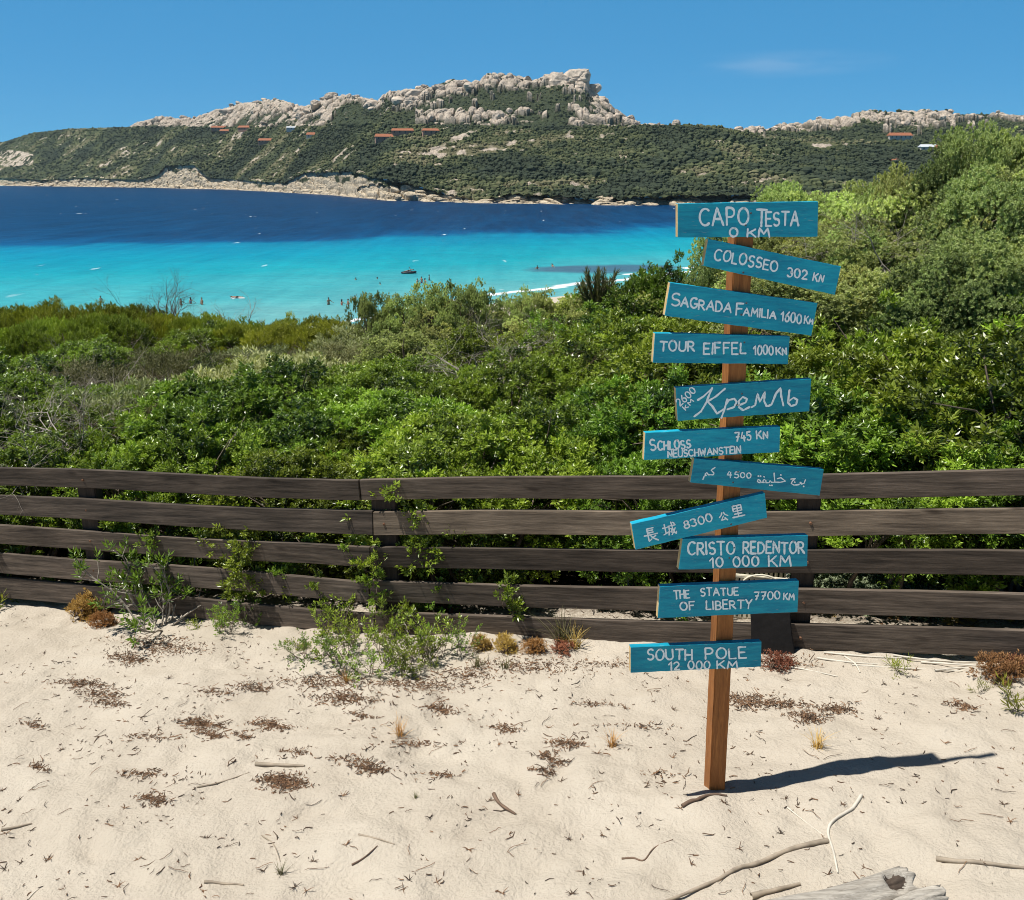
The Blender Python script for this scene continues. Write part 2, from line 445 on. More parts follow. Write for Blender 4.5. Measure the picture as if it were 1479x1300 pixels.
# ------------------------------------------------------------------ sea
def build_sea():
    nx, ny = 160, 160
    xs = np.concatenate([np.linspace(-9000, -400, 20)[:-1], np.linspace(-400, 400, 120), np.linspace(400, 9000, 20)[1:]])
    ys = np.concatenate([np.linspace(40, 420, 140), np.linspace(420, 14000, 40)[1:]])
    X, Y = np.meshgrid(xs, ys)
    Z = SEA + 0.0 * X
    m, nt, p, N, L = new_mat('sea_water')
    geo = N.new('ShaderNodeNewGeometry'); sep = N.new('ShaderNodeSeparateXYZ'); L.new(geo.outputs['Position'], sep.inputs[0])
    X_, Y_ = sep.outputs['X'], sep.outputs['Y']
    def stretched(scale, mp, detail=4, rough=0.6, dist=0.0):
        nz = N.new('ShaderNodeTexNoise'); mpn = N.new('ShaderNodeMapping'); mpn.inputs['Scale'].default_value = mp
        mpn.inputs['Rotation'].default_value = (0, 0, R(-3))
        L.new(geo.outputs['Position'], mpn.inputs[0]); L.new(mpn.outputs[0], nz.inputs['Vector'])
        nz.inputs['Scale'].default_value = scale; nz.inputs['Detail'].default_value = detail; nz.inputs['Roughness'].default_value = rough
        nz.inputs['Distortion'].default_value = dist
        return nz.outputs[0]
    big = stretched(0.018, (1, 1, 1), 4)
    mid = stretched(0.10, (0.45, 1, 1), 5, 0.65)
    fine = stretched(0.55, (0.5, 1, 1), 5, 0.7)
    chop = stretched(0.30, (1, 0.10, 1), 4, 0.7)
    # distance past the edge of the sand bar
    xx = mathn(nt, 'MULTIPLY', X_, X_)
    yb = mathn(nt, 'ADD', mathn(nt, 'ADD', mathn(nt, 'MULTIPLY', X_, 0.69), mathn(nt, 'MULTIPLY', xx, 0.0023)), 300.0)
    v = mathn(nt, 'SUBTRACT', Y_, yb)
    v = mathn(nt, 'ADD', v, mathn(nt, 'MULTIPLY', mathn(nt, 'SUBTRACT', big, 0.5), 70.0))
    v = mathn(nt, 'ADD', v, mathn(nt, 'MULTIPLY', mathn(nt, 'SUBTRACT', mid, 0.5), 16.0))
    mr = N.new('ShaderNodeMapRange'); mr.inputs['From Min'].default_value = -170; mr.inputs['From Max'].default_value = 430
    L.new(v, mr.inputs['Value'])
    k = lambda q: (q + 170) / 600
    rc = ramp(N, [(k(-168), (0.200, 0.470, 0.470)), (k(-135), (0.090, 0.440, 0.470)), (k(-95), (0.016, 0.390, 0.460)), (k(-45), (0.002, 0.320, 0.440)),
                  (k(-10), (0.001, 0.235, 0.395)), (k(5), (0.001, 0.090, 0.235)), (k(40), (0.001, 0.047, 0.138)), (k(240), (0.001, 0.034, 0.104))])
    L.new(mr.outputs[0], rc.inputs[0])
    c = mixc(nt, 1.0, rc.outputs[0], (0.70, 0.78, 0.80), 'MULTIPLY')
    rv = ramp(N, [(0.25, (0.70, 0.78, 0.82)), (0.5, (1, 1, 1)), (0.75, (1.12, 1.10, 1.08))])
    L.new(fine, rv.inputs[0])
    c = mixc(nt, 0.75, c, rv.outputs[0], 'MULTIPLY')
    rv2 = ramp(N, [(0.3, (0.80, 0.86, 0.88)), (0.7, (1.08, 1.06, 1.05))])
    L.new(mid, rv2.inputs[0])
    c = mixc(nt, 0.8, c, rv2.outputs[0], 'MULTIPLY')
    rv3 = ramp(N, [(0.36, (0.52, 0.62, 0.70)), (0.5, (1, 1, 1)), (0.64, (1.45, 1.32, 1.24))])
    L.new(chop, rv3.inputs[0])
    dp = N.new('ShaderNodeMapRange'); dp.inputs['From Min'].default_value = -25; dp.inputs['From Max'].default_value = 15
    dp.inputs['To Min'].default_value = 0.22; dp.inputs['To Max'].default_value = 0.7
    L.new(v, dp.inputs['Value'])
    c = mixc(nt, dp.outputs[0], c, rv3.outputs[0], 'MULTIPLY')
    chop2 = stretched(0.13, (1, 0.07, 1), 5, 0.75)
    rv4 = ramp(N, [(0.38, (0.60, 0.68, 0.74)), (0.5, (1, 1, 1)), (0.62, (1.40, 1.28, 1.20))])
    L.new(chop2, rv4.inputs[0])
    deep = N.new('ShaderNodeMapRange'); deep.inputs['From Min'].default_value = -25; deep.inputs['From Max'].default_value = 15
    deep.inputs['To Min'].default_value = 0.16; deep.inputs['To Max'].default_value = 0.75
    L.new(v, deep.inputs['Value'])
    c = mixc(nt, deep.outputs[0], c, rv4.outputs[0], 'MULTIPLY')
    # dark bed of seagrass close to the beach
    gx = mathn(nt, 'DIVIDE', mathn(nt, 'SUBTRACT', X_, 17.0), 14.0); gy = mathn(nt, 'DIVIDE', mathn(nt, 'SUBTRACT', Y_, 186.0), 10.0)
    gx = mathn(nt, 'SUBTRACT', gx, mathn(nt, 'MULTIPLY', gy, 0.3))
    q = mathn(nt, 'ADD', mathn(nt, 'MULTIPLY', gx, gx), mathn(nt, 'MULTIPLY', gy, gy))
    q = mathn(nt, 'ADD', q, mathn(nt, 'MULTIPLY', mathn(nt, 'SUBTRACT', mid, 0.5), 2.2))
    mg = N.new('ShaderNodeMapRange'); mg.inputs['From Min'].default_value = 1.15; mg.inputs['From Max'].default_value = 0.5
    mg.inputs['To Max'].default_value = 0.82
    L.new(q, mg.inputs['Value'])
    c = mixc(nt, mg.outputs[0], c, (0.055, 0.090, 0.150))
    # foam: wave lines by the beach and scattered whitecaps
    xneg = mathn(nt, 'MINIMUM', X_, 0.0)
    ysx = mathn(nt, 'ADD', mathn(nt, 'SUBTRACT', mathn(nt, 'MULTIPLY', X_, 0.96), mathn(nt, 'MULTIPLY', mathn(nt, 'MULTIPLY', xneg, xneg), 0.038)), 147.0)
    s = mathn(nt, 'SUBTRACT', Y_, ysx)
    sj = mathn(nt, 'ADD', s, mathn(nt, 'MULTIPLY', mathn(nt, 'SUBTRACT', mid, 0.5), 14.0))
    def band(c0, w):
        return mathn(nt, 'SUBTRACT', 1.0, mathn(nt, 'DIVIDE', mathn(nt, 'ABSOLUTE', mathn(nt, 'SUBTRACT', sj, c0)), w), clamp=True)
    brk = stretched(0.06, (1, 1, 1), 2)
    gate = N.new('ShaderNodeMapRange'); gate.inputs['From Min'].default_value = 0.5; gate.inputs['From Max'].default_value = 0.6
    L.new(brk, gate.inputs['Value'])
    f1 = mathn(nt, 'MAXIMUM', band(0.5, 3.4), mathn(nt, 'MULTIPLY', band(7.0, 2.6), gate.outputs[0]))
    fth = N.new('ShaderNodeMapRange'); fth.inputs['From Min'].default_value = 0.30; fth.inputs['From Max'].default_value = 0.55
    L.new(mathn(nt, 'MULTIPLY', f1, mathn(nt, 'ADD', fine, 0.35)), fth.inputs['Value'])
    wc = stretched(0.26, (1, 0.20, 1), 2, 0.5)
    wth = N.new('ShaderNodeMapRange'); wth.inputs['From Min'].default_value = 0.745; wth.inputs['From Max'].default_value = 0.775
    wth.inputs['To Max'].default_value = 0.75
    L.new(wc, wth.inputs['Value'])
    wfar = N.new('ShaderNodeMapRange'); wfar.inputs['From Min'].default_value = -130; wfar.inputs['From Max'].default_value = 0; wfar.inputs['To Min'].default_value = 0.15
    L.new(v, wfar.inputs['Value'])
    foam = mathn(nt, 'MAXIMUM', fth.outputs[0], mathn(nt, 'MULTIPLY', wth.outputs[0], wfar.outputs[0]))
    c = mixc(nt, foam, c, (0.80, 0.83, 0.84))
    L.new(c, p.inputs['Base Color'])
    p.inputs['Roughness'].default_value = 0.32
    p.inputs['IOR'].default_value = 1.33
    p.inputs['Specular IOR Level'].default_value = 0.06
    b = bump(nt, fine, 0.9, 0.55); b2 = bump(nt, mid, 0.7, 1.2, b.outputs[0])
    L.new(b2.outputs[0], p.inputs['Normal'])
    me = mesh_np('sea', np.stack([X, Y, Z], -1).reshape(-1, 3), grid_faces(len(ys), len(xs)), m, smooth=True)
    tag(link('sea', me), 'deep blue sea turning turquoise over the sand by the beach', None, None, 'structure')
build_sea()

# ------------------------------------------------------------------ far shore: cliffs, scrub slopes, granite hills
def interp(tab, u):
    a = np.array(tab, float); return np.interp(u, a[:, 0], a[:, 1])

SHORE = [(-300, 266), (0, 268.5), (100, 269.5), (230, 271.5), (330, 274), (400, 277.5), (480, 282), (560, 290), (640, 292), (680, 293.5), (780, 294.5), (900, 297), (1000, 298), (1140, 299), (1300, 301), (1700, 304)]
RIDGE = [(-300, 240), (-40, 226), (0, 207), (45, 192), (100, 186), (200, 183), (280, 183), (400, 184), (500, 180), (600, 180), (760, 184), (880, 182), (1000, 180), (1040, 184), (1085, 193), (1150, 203), (1300, 214), (1450, 216), (1700, 225)]
CLIFFTOP = [(-300, 255), (0, 257), (60, 260), (120, 257), (200, 260), (228, 252), (240, 239), (280, 238), (300, 256), (370, 262), (410, 264), (440, 249), (500, 247), (540, 256), (580, 264), (640, 279), (690, 290), (740, 280), (800, 284), (860, 289), (960, 283), (1140, 283), (1300, 286), (1700, 290)]

def shore_d(u):
    return (2.4 - SEA) / slope(interp(SHORE, u))
def ridge_d(u):
    return shore_d(u) + 330

def slope_pt(u, y, d_extra=0):
    """point of the scrub slope seen at column u, row y"""
    ys = interp(CLIFFTOP, u) ; yr = interp(RIDGE, u)
    t = np.clip((ys - y) / (ys - yr), 0, 1)
    ds = shore_d(u) + 26; d = ds + (ridge_d(u) - ds) * t ** 0.9
    z = z_at(y, d)
    return x_at(u, d, z), d, z

def canopy(X, Y, cell, h, seed):
    f1, f2, cid = worley(X / cell, Y / cell, seed)
    return h * np.sqrt(np.clip(1 - (f1 * 1.25) ** 2, 0, 1)) * (0.45 + 0.75 * cid), cid

def scrub_ramp(nt, N, L, extra=None):
    at = N.new('ShaderNodeAttribute'); at.attribute_name = 'tint'
    r = ramp(N, [(0.0, (0.034, 0.047, 0.030)), (0.45, (0.056, 0.072, 0.036)), (0.8, (0.098, 0.112, 0.050)), (1.0, (0.160, 0.150, 0.085))])
    L.new(at.outputs['Fac'], r.inputs[0])
    return r

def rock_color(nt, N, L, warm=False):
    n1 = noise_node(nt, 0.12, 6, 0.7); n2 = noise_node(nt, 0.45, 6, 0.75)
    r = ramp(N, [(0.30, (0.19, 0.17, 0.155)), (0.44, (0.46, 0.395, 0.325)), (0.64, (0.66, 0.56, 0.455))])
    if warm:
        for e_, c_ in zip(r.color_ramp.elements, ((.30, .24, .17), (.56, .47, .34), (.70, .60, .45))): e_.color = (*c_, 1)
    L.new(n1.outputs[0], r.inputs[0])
    r2 = ramp(N, [(0.36, (0.34, 0.33, 0.33)), (0.50, (0.95, 0.94, 0.93)), (0.7, (1.12, 1.10, 1.07))])  # dark mottling: granite stains, deepened to stand in for crevice shade
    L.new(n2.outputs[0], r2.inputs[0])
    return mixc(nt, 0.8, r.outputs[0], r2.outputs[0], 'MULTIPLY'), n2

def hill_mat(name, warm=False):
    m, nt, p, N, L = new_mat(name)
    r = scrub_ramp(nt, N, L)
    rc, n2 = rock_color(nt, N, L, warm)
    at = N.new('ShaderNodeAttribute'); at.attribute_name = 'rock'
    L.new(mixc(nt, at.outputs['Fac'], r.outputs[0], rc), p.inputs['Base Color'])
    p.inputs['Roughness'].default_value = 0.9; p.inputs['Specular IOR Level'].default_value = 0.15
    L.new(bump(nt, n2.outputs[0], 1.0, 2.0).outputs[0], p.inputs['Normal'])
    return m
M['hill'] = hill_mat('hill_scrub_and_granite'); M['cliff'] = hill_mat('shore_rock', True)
def rock_mat(name):
    m, nt, p, N, L = new_mat(name)
    rc, n2 = rock_color(nt, N, L)
    L.new(rc, p.inputs['Base Color']); p.inputs['Roughness'].default_value = 0.9; p.inputs['Specular IOR Level'].default_value = 0.15
    L.new(bump(nt, n2.outputs[0], 0.8, 0.8).outputs[0], p.inputs['Normal'])
    return m
M['rock'] = rock_mat('granite')

def sheet(name, U, D, Z, rock, tint, label, mat='hill'):
    nr, nc = D.shape
    X = x_at(U, D, Z)
    V = np.stack([X, D, Z], -1).reshape(-1, 3)
    me = mesh_np(name, V, grid_faces(nr, nc), M[mat], smooth=False, vattr={'rock': rock.ravel(), 'tint': tint.ravel()})
    return tag(link(name, me), label, None, None, 'structure')

# scrub slope
u = np.arange(-260, 1660, 1.25); t = np.linspace(0, 1.12, 300)
U, T = np.meshgrid(u, t)
yc = interp(CLIFFTOP, U); yr = interp(RIDGE, U)
ds = shore_d(U) + 20; dr = ridge_d(U)
Yp = yc + (yr - yc) * np.minimum(T, 1) ** 1.0
D = ds + (dr - ds) * T ** 0.9
Z = z_at(Yp, D)
Z = np.where(T > 1, Z - (T - 1) * 260, Z)
X = x_at(U, D, Z)
relief = 9.0 * (fbm(X / 90, D / 90, 21, 3) - 0.5) * np.clip(T * 6, 0, 1) * np.clip((1 - T) * 5, 0, 1)
c1, cid = canopy(X, D, 6.0, 2.0, 31); c2, cid2 = canopy(X, D, 2.8, 1.3, 37)
Z = Z + relief + c1 + c2 - 2.0
pn = fbm(X / 46, D / 46, 51, 4)
bare = ((U < 48) & (Yp > 217) & (Yp < 241) & (np.abs(Yp - 229) < 12 - 0.18 * np.abs(U - 15)))
rockm = np.clip((vnoise(X / 9, D / 9, 77) * 0.6 + pn * 0.6 - 0.83) * 9, 0, 1) * (T < 1)
rockm = np.maximum(rockm, bare * (fbm(X / 7, D / 9, 5, 3) > 0.46))
rockm = np.maximum(rockm, np.clip(1 - np.hypot((U - 1187) / 20, (Yp - 211) / 4.5), 0, 1) > 0.25)
tint = np.clip(0.22 + 0.30 * cid + 2.6 * (pn - 0.47), 0, 1)
sheet('hillside', U, D, Z, rockm.astype(float), tint, 'dark green scrub slope rising from the far cliffs')
HS = (U[0].copy(), T[:, 0].copy(), Z.copy(), D.copy(), rockm.astype(float).copy())

# loose clumps of bushes so the slope's outline and surface break up: one mass
def ico():
    bm = bmesh.new(); bmesh.ops.create_icosphere(bm, subdivisions=1, radius=1)
    v = np.array([x.co[:] for x in bm.verts]); f = np.array([[q.index for q in x.verts] for x in bm.faces]); bm.free()
    return v, f
def build_wood(H=None, n=42000, name='scrub_wood', label='low wood of evergreen bushes covering the far slope', smax=1.0):
    H0, H1, HD, HZ, HR = H
    uu = RNG.uniform(max(-120, H0[0]), min(1560, H0[-1]), n); tt = RNG.uniform(0.0, 0.99, n) ** 0.85
    iu = np.clip(np.searchsorted(H0, uu), 0, len(H0) - 1); it = np.clip(np.searchsorted(H1, tt), 0, len(H1) - 1)
    d = HD[it, iu]; z = HZ[it, iu]; x = x_at(uu, d, z)
    y2 = interp(CLIFFTOP, uu) + (interp(RIDGE, uu) - interp(CLIFFTOP, uu)) * tt
    keep = HR[it, iu] < 0.3
    keep &= ~((np.abs(uu - 1187) < 22) & (np.abs(y2 - 211) < 6))
    d, z, x = d[keep], z[keep], x[keep]; n = len(d)
    iv, fc = ico(); m = len(iv); big0 = fbm(x / 70, d / 70, 57, 3)
    s = 0.55 + 1.9 * RNG.random(n) ** 2.4 * (1 + 0.3 * RNG.standard_normal(n).clip(-1, 2))
    s = s * smax * np.interp(big0, [.35, .65], [.75, 1.25])
    sc = np.stack([s * RNG.uniform(.8, 1.3, n), s * RNG.uniform(.8, 1.3, n), s * RNG.uniform(.7, 1.15, n)], -1)
    V = iv[None] * (1 + 0.42 * (RNG.random((n, m, 1)) - 0.5)) * sc[:, None] + np.stack([x, d, z + 0.35 * s], -1)[:, None]
    Fc = fc[None] + (np.arange(n) * m)[:, None, None]
    big = fbm(x / 46, d / 46, 51, 4)
    base = np.clip(0.22 + 0.40 * (RNG.random(n) - .4) * .7 + 2.6 * (big - 0.47), 0, 1)
    tn = np.clip(base[:, None] + RNG.uniform(-.12, .12, (n, len(fc))), 0, 1)
    mt, nt, p, N, L = new_mat(name + '_foliage')
    r = scrub_ramp(nt, N, L); L.new(r.outputs[0], p.inputs['Base Color']); p.inputs['Roughness'].default_value = 0.85
    p.inputs['Specular IOR Level'].default_value = 0.15
    me = mesh_np('scrub_wood', V.reshape(-1, 3), Fc.reshape(-1, 3), mt, tint=tn.ravel())
    tag(link(name, me), label, None, None, 'stuff')
build_wood((HS[0], HS[1], HS[3], HS[2], HS[4]))

# cliffs along the far shore
u = np.arange(-260, 1500, 0.9); t = np.linspace(-0.05, 1.15, 70)
U, T = np.meshgrid(u, t)
ysh = interp(SHORE, U); yc = interp(CLIFFTOP, U) - 2.5
ds = shore_d(U)
rag = (fbm(U / 16, T * 0, 61, 3) - 0.5)
tt = np.clip(T, 0, 1.0)
lo = 0.32 + 0.25 * rag
prof = np.where(tt < 0.45, tt * 0.5 * lo / 0.45, 0)           # low ledges by the water, then a steep face
prof = np.where(tt >= 0.45, 0.5 * lo + (1 - 0.5 * lo) * ((tt - 0.45) / 0.55) ** 0.75, prof)
D = ds + 34 * T + 10 * rag
Yp = ysh + (yc - ysh) * prof
Z = z_at(Yp, D); Z = np.where(T < 0, SEA - 2.0, Z)
X = x_at(U, D, Z)
f1, f2, cid = worley(X / 17, (D - ds) / 26 + (Z - SEA) / 6.5, 71); g1, g2, gid = worley(X / 6.5, (D - ds) / 12 + (Z - SEA) / 2.4, 73)
amp = np.clip(T * 8, 0, 1)
Z = Z + amp * (3.0 * (cid - 0.5) - 2.4 * np.exp(-(f2 - f1) * 8) + 1.2 * (gid - 0.5))
D = D - amp * (4.5 * (cid - 0.5) + 2.2 * (gid - 0.4) - 3.5 * np.exp(-(f2 - f1) * 8) - 1.5 * np.exp(-(g2 - g1) * 7))
cave = ((np.hypot((U - 540) / 24, (Yp - 273) / 7) < 1)).astype(float)
D = D + cave * 6
green = np.clip((fbm(X / 14, (D - ds) / 12 + Z / 6, 44, 3) - 0.58) * 9 + (T - 0.80) * 5, 0, 1) * (T > .15)
sheet('shore_cliffs', U, D, Z, 1 - green, np.clip(0.2 + 0.4 * cid, 0, 1), 'pale weathered rock cliffs and ledges along the far shore', 'cliff')

# granite hills behind
MOUNT = [(150, 200), (185, 186), (205, 176), (235, 169), (262, 173), (282, 172), (300, 163), (345, 150), (372, 146), (410, 144), (425, 152), (442, 154), (470, 142), (500, 138), (520, 140), (545, 147), (560, 132), (600, 130), (625, 125), (655, 114), (690, 121), (700, 107), (740, 108), (770, 116), (800, 106), (845, 106), (853, 128), (880, 152), (900, 168), (918, 181), (960, 190), (1010, 200)]
FARH = [(1010, 200), (1060, 194), (1085, 191), (1130, 181), (1165, 178), (1180, 173), (1216, 173), (1228, 168), (1246, 160), (1300, 162), (1350, 159), (1368, 158), (1376, 165), (1440, 164), (1500, 168), (1700, 172)]
def rocky(name, tab, u0, u1, dfun, depth, rocks, label, seed):
    u = np.arange(u0, u1, 0.9); t = np.linspace(0, 1.15, 190)
    U, T = np.meshgrid(u, t)
    yt = interp(tab, U); yb = interp(RIDGE, U) + 9
    D = dfun(U) + depth * T
    Yp = yb + (yt - yb) * np.minimum(T, 1) ** 0.85
    Z = z_at(Yp, D); Z = np.where(T > 1, Z - (T - 1) * 180, Z)
    X = x_at(U, D, Z)
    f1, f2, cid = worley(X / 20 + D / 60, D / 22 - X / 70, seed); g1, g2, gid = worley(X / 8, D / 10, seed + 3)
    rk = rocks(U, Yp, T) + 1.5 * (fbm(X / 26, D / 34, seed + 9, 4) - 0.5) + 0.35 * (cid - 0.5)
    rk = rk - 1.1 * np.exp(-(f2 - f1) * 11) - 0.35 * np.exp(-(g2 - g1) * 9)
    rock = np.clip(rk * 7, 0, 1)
    boul = 9.0 * np.sqrt(np.clip(1 - (f1 * 1.15) ** 2, 0, 1)) * (0.3 + cid) + 3.0 * np.sqrt(np.clip(1 - (g1 * 1.2) ** 2, 0, 1)) * (0.3 + gid) - 5.0
    boul = boul - 5.5 * np.exp(-(f2 - f1) * 9) - 2.2 * np.exp(-(g2 - g1) * 8)
    c1, k1 = canopy(X, D, 5.0, 2.6, seed + 5)
    edge = np.clip((1.0 - T) * 7, 0.35, 1)
    Z = Z + np.where(rock > 0.5, boul * edge, c1 - 2.4)
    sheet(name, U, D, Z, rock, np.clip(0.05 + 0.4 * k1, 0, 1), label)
    return U[0], T[:, 0], D, Z, rock
def rocks_main(U, Y, T):
    a = np.where(U < 480, 0.52, 0.12)
    a = a + np.clip((T - 0.60) * 1.7, -0.3, 0.55)
    a = a + 0.5 * ((Y > 162) & (Y < 180) & (U > 600) & (U < 790)) + 0.25 * (U > 820)
    a = a - 0.35 * ((U > 690) & (U < 800) & (Y > 128) & (Y < 160)) - 0.5 * ((U > 480) & (U < 600) & (Y > 168))
    return a
def rocks_far(U, Y, T):
    return -0.14 + np.clip((T - 0.5) * 1.9, -0.5, 0.75) - 0.35 * (U > 1380)
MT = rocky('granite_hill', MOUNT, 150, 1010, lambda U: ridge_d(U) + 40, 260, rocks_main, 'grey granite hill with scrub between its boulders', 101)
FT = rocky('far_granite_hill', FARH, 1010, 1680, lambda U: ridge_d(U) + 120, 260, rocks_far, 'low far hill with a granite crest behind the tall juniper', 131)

build_wood((MT[0], MT[1], MT[2], MT[3], MT[4]), 9000, 'hill_scrub', 'dark evergreen scrub growing between the boulders of the granite hill', .85)
build_wood((FT[0], FT[1], FT[2], FT[3], FT[4]), 7000, 'crest_scrub', 'evergreen scrub below the crest of the low far hill', .85)

# boulders standing on the crests
def boulder_mesh(seed, sub=3):
    bm = bmesh.new(); bmesh.ops.create_icosphere(bm, subdivisions=sub, radius=1)
    rs = random.Random(seed)
    pl = [(Vector((rs.gauss(0, 1), rs.gauss(0, 1), rs.gauss(0, .8))).normalized(), rs.uniform(.55, .95)) for _ in range(11)]
    for v in bm.verts:
        c = v.co.normalized(); k = 1.0
        for n_, d_ in pl:
            q = c.dot(n_)
            if q > 0.05: k = min(k, d_ / q)
        k = k * 0.85 + 0.15
        k += 0.13 * mnoise.noise(c * 2.3 + Vector((seed, 0, 0))) + 0.06 * mnoise.noise(c * 6 + Vector((0, seed, 0)))
        v.co = c * k
    me = bpy.data.meshes.new('granite_boulder'); bm.to_mesh(me); bm.free()
    for pol in me.polygons: pol.use_smooth = False
    me.materials.append(M['rock'])
    return me
B_ME = [boulder_mesh(s) for s in (3, 8, 15, 22, 31)]
def put_boulder(u_, d, z, s, label, group, name='granite_boulder'):
    o = link(name, B_ME[random.randrange(5)])
    o.location = (float(x_at(u_, d, z)), d, z); o.scale = (s * random.uniform(.9, 1.7), s * random.uniform(.8, 1.3), s * random.uniform(.6, 1.1))
    o.rotation_euler = (random.uniform(-.35, .35), random.uniform(-.5, .2), random.uniform(0, 6.28))
    return tag(o, label, 'boulder', group)
def scatter_boulders(H, n, wfun, smin, smax, label, group):
    n = int(n * .8); got = 0; tries = 0
    while got < n and tries < 6000:
        tries += 1
        i = random.randrange(len(H[0])); j = int(random.random() ** 0.6 * (np.searchsorted(H[1], 1.0)))
        if H[4][j, i] < 0.6 or random.random() > wfun(H[0][i], H[1][j]): continue
        put_boulder(H[0][i], H[2][j, i], H[3][j, i] + 0.5, random.uniform(smin, smax) * (1.5 if random.random() < .15 else 1), label, group)
        got += 1
scatter_boulders(MT, 150, lambda u_, t_: 1.0 if u_ > 480 else 0.55, 3.0, 7.5, 'pale granite boulder on the rocky hill across the bay', 'granite boulders on the hill across the bay')
scatter_boulders(FT, 50, lambda u_, t_: 1.0, 2.2, 4.5, 'pale granite boulder on the low far crest above the white house', 'granite boulders on the low far crest')

def summit_crag():
    d = float(ridge_d(830) + 270)
    prof = [(786, 152), (790, 118), (800, 104), (812, 108), (822, 101), (836, 99.5), (850, 100), (853, 108), (851, 118), (853, 128), (846, 136), (858, 150)]
    z0 = z_at(150, d)
    pts = [(float(x_at(a, d, z_at(b, d))), float(z_at(b, d))) for a, b in prof]
    cx = sum(p[0] for p in pts) / len(pts); zc = sum(p[1] for p in pts) / len(pts)
    bm = bmesh.new(); rings = []
    nR = 9
    # densify outline
    out = []
    for i in range(len(pts)):
        a, b = pts[i], pts[(i + 1) % len(pts)]
        for q in range(5): out.append((a[0] + (b[0] - a[0]) * q / 5, a[1] + (b[1] - a[1]) * q / 5))
    for k in range(nR):
        s = -1 + 2 * k / (nR - 1); sc = math.sqrt(max(0.02, 1 - s * s)) ** 0.55
        rings.append([bm.verts.new((cx + (x - cx) * sc + 1.2 * mnoise.noise(Vector((x * .2, s * 3, z * .2))), d + s * 17 + 2.2 * mnoise.noise(Vector((x * .15, 7, z * .15))), zc + (z - zc) * sc + 1.0 * mnoise.noise(Vector((x * .25, s * 3 + 9, z * .25))))) for x, z in out])
    n = len(out)
    for k in range(nR - 1):
        for i in range(n): bm.faces.new((rings[k][i], rings[k][(i + 1) % n], rings[k + 1][(i + 1) % n], rings[k + 1][i]))
    bm.faces.new(rings[0][::-1]); bm.faces.new(rings[-1])
    bmesh.ops.triangulate(bm, faces=bm.faces[:]); bmesh.ops.recalc_face_normals(bm, faces=bm.faces[:])
    me = bpy.data.meshes.new('summit_crag'); bm.to_mesh(me); bm.free(); me.materials.append(M['rock'])
    tag(link('summit_crag', me), 'blocky overhanging granite crag crowning the hill across the bay', 'crag')
summit_crag()

# ------------------------------------------------------------------ houses on the far slope
def box_bm(bm, x0, x1, y0, y1, z0, z1):
    v = [bm.verts.new(c) for c in ((x0, y0, z0), (x1, y0, z0), (x1, y1, z0), (x0, y1, z0), (x0, y0, z1), (x1, y0, z1), (x1, y1, z1), (x0, y1, z1))]
    for f in ((3, 2, 1, 0), (4, 5, 6, 7), (0, 1, 5, 4), (1, 2, 6, 5), (2, 3, 7, 6), (3, 0, 4, 7)): bm.faces.new([v[i] for i in f])
    return v

def bm_obj(name, bm, mat, parent=None, bevel=0, smooth=False):
    if bevel: bmesh.ops.bevel(bm, geom=bm.edges[:], offset=bevel, segments=2, affect='EDGES', clamp_overlap=True)
    bmesh.ops.recalc_face_normals(bm, faces=bm.faces[:])
    me = bpy.data.meshes.new(name); bm.to_mesh(me); bm.free()
    if smooth:
        for p_ in me.polygons: p_.use_smooth = True
    for m_ in (mat if isinstance(mat, (list, tuple)) else [mat]): me.materials.append(m_)
    return link(name, me, parent)

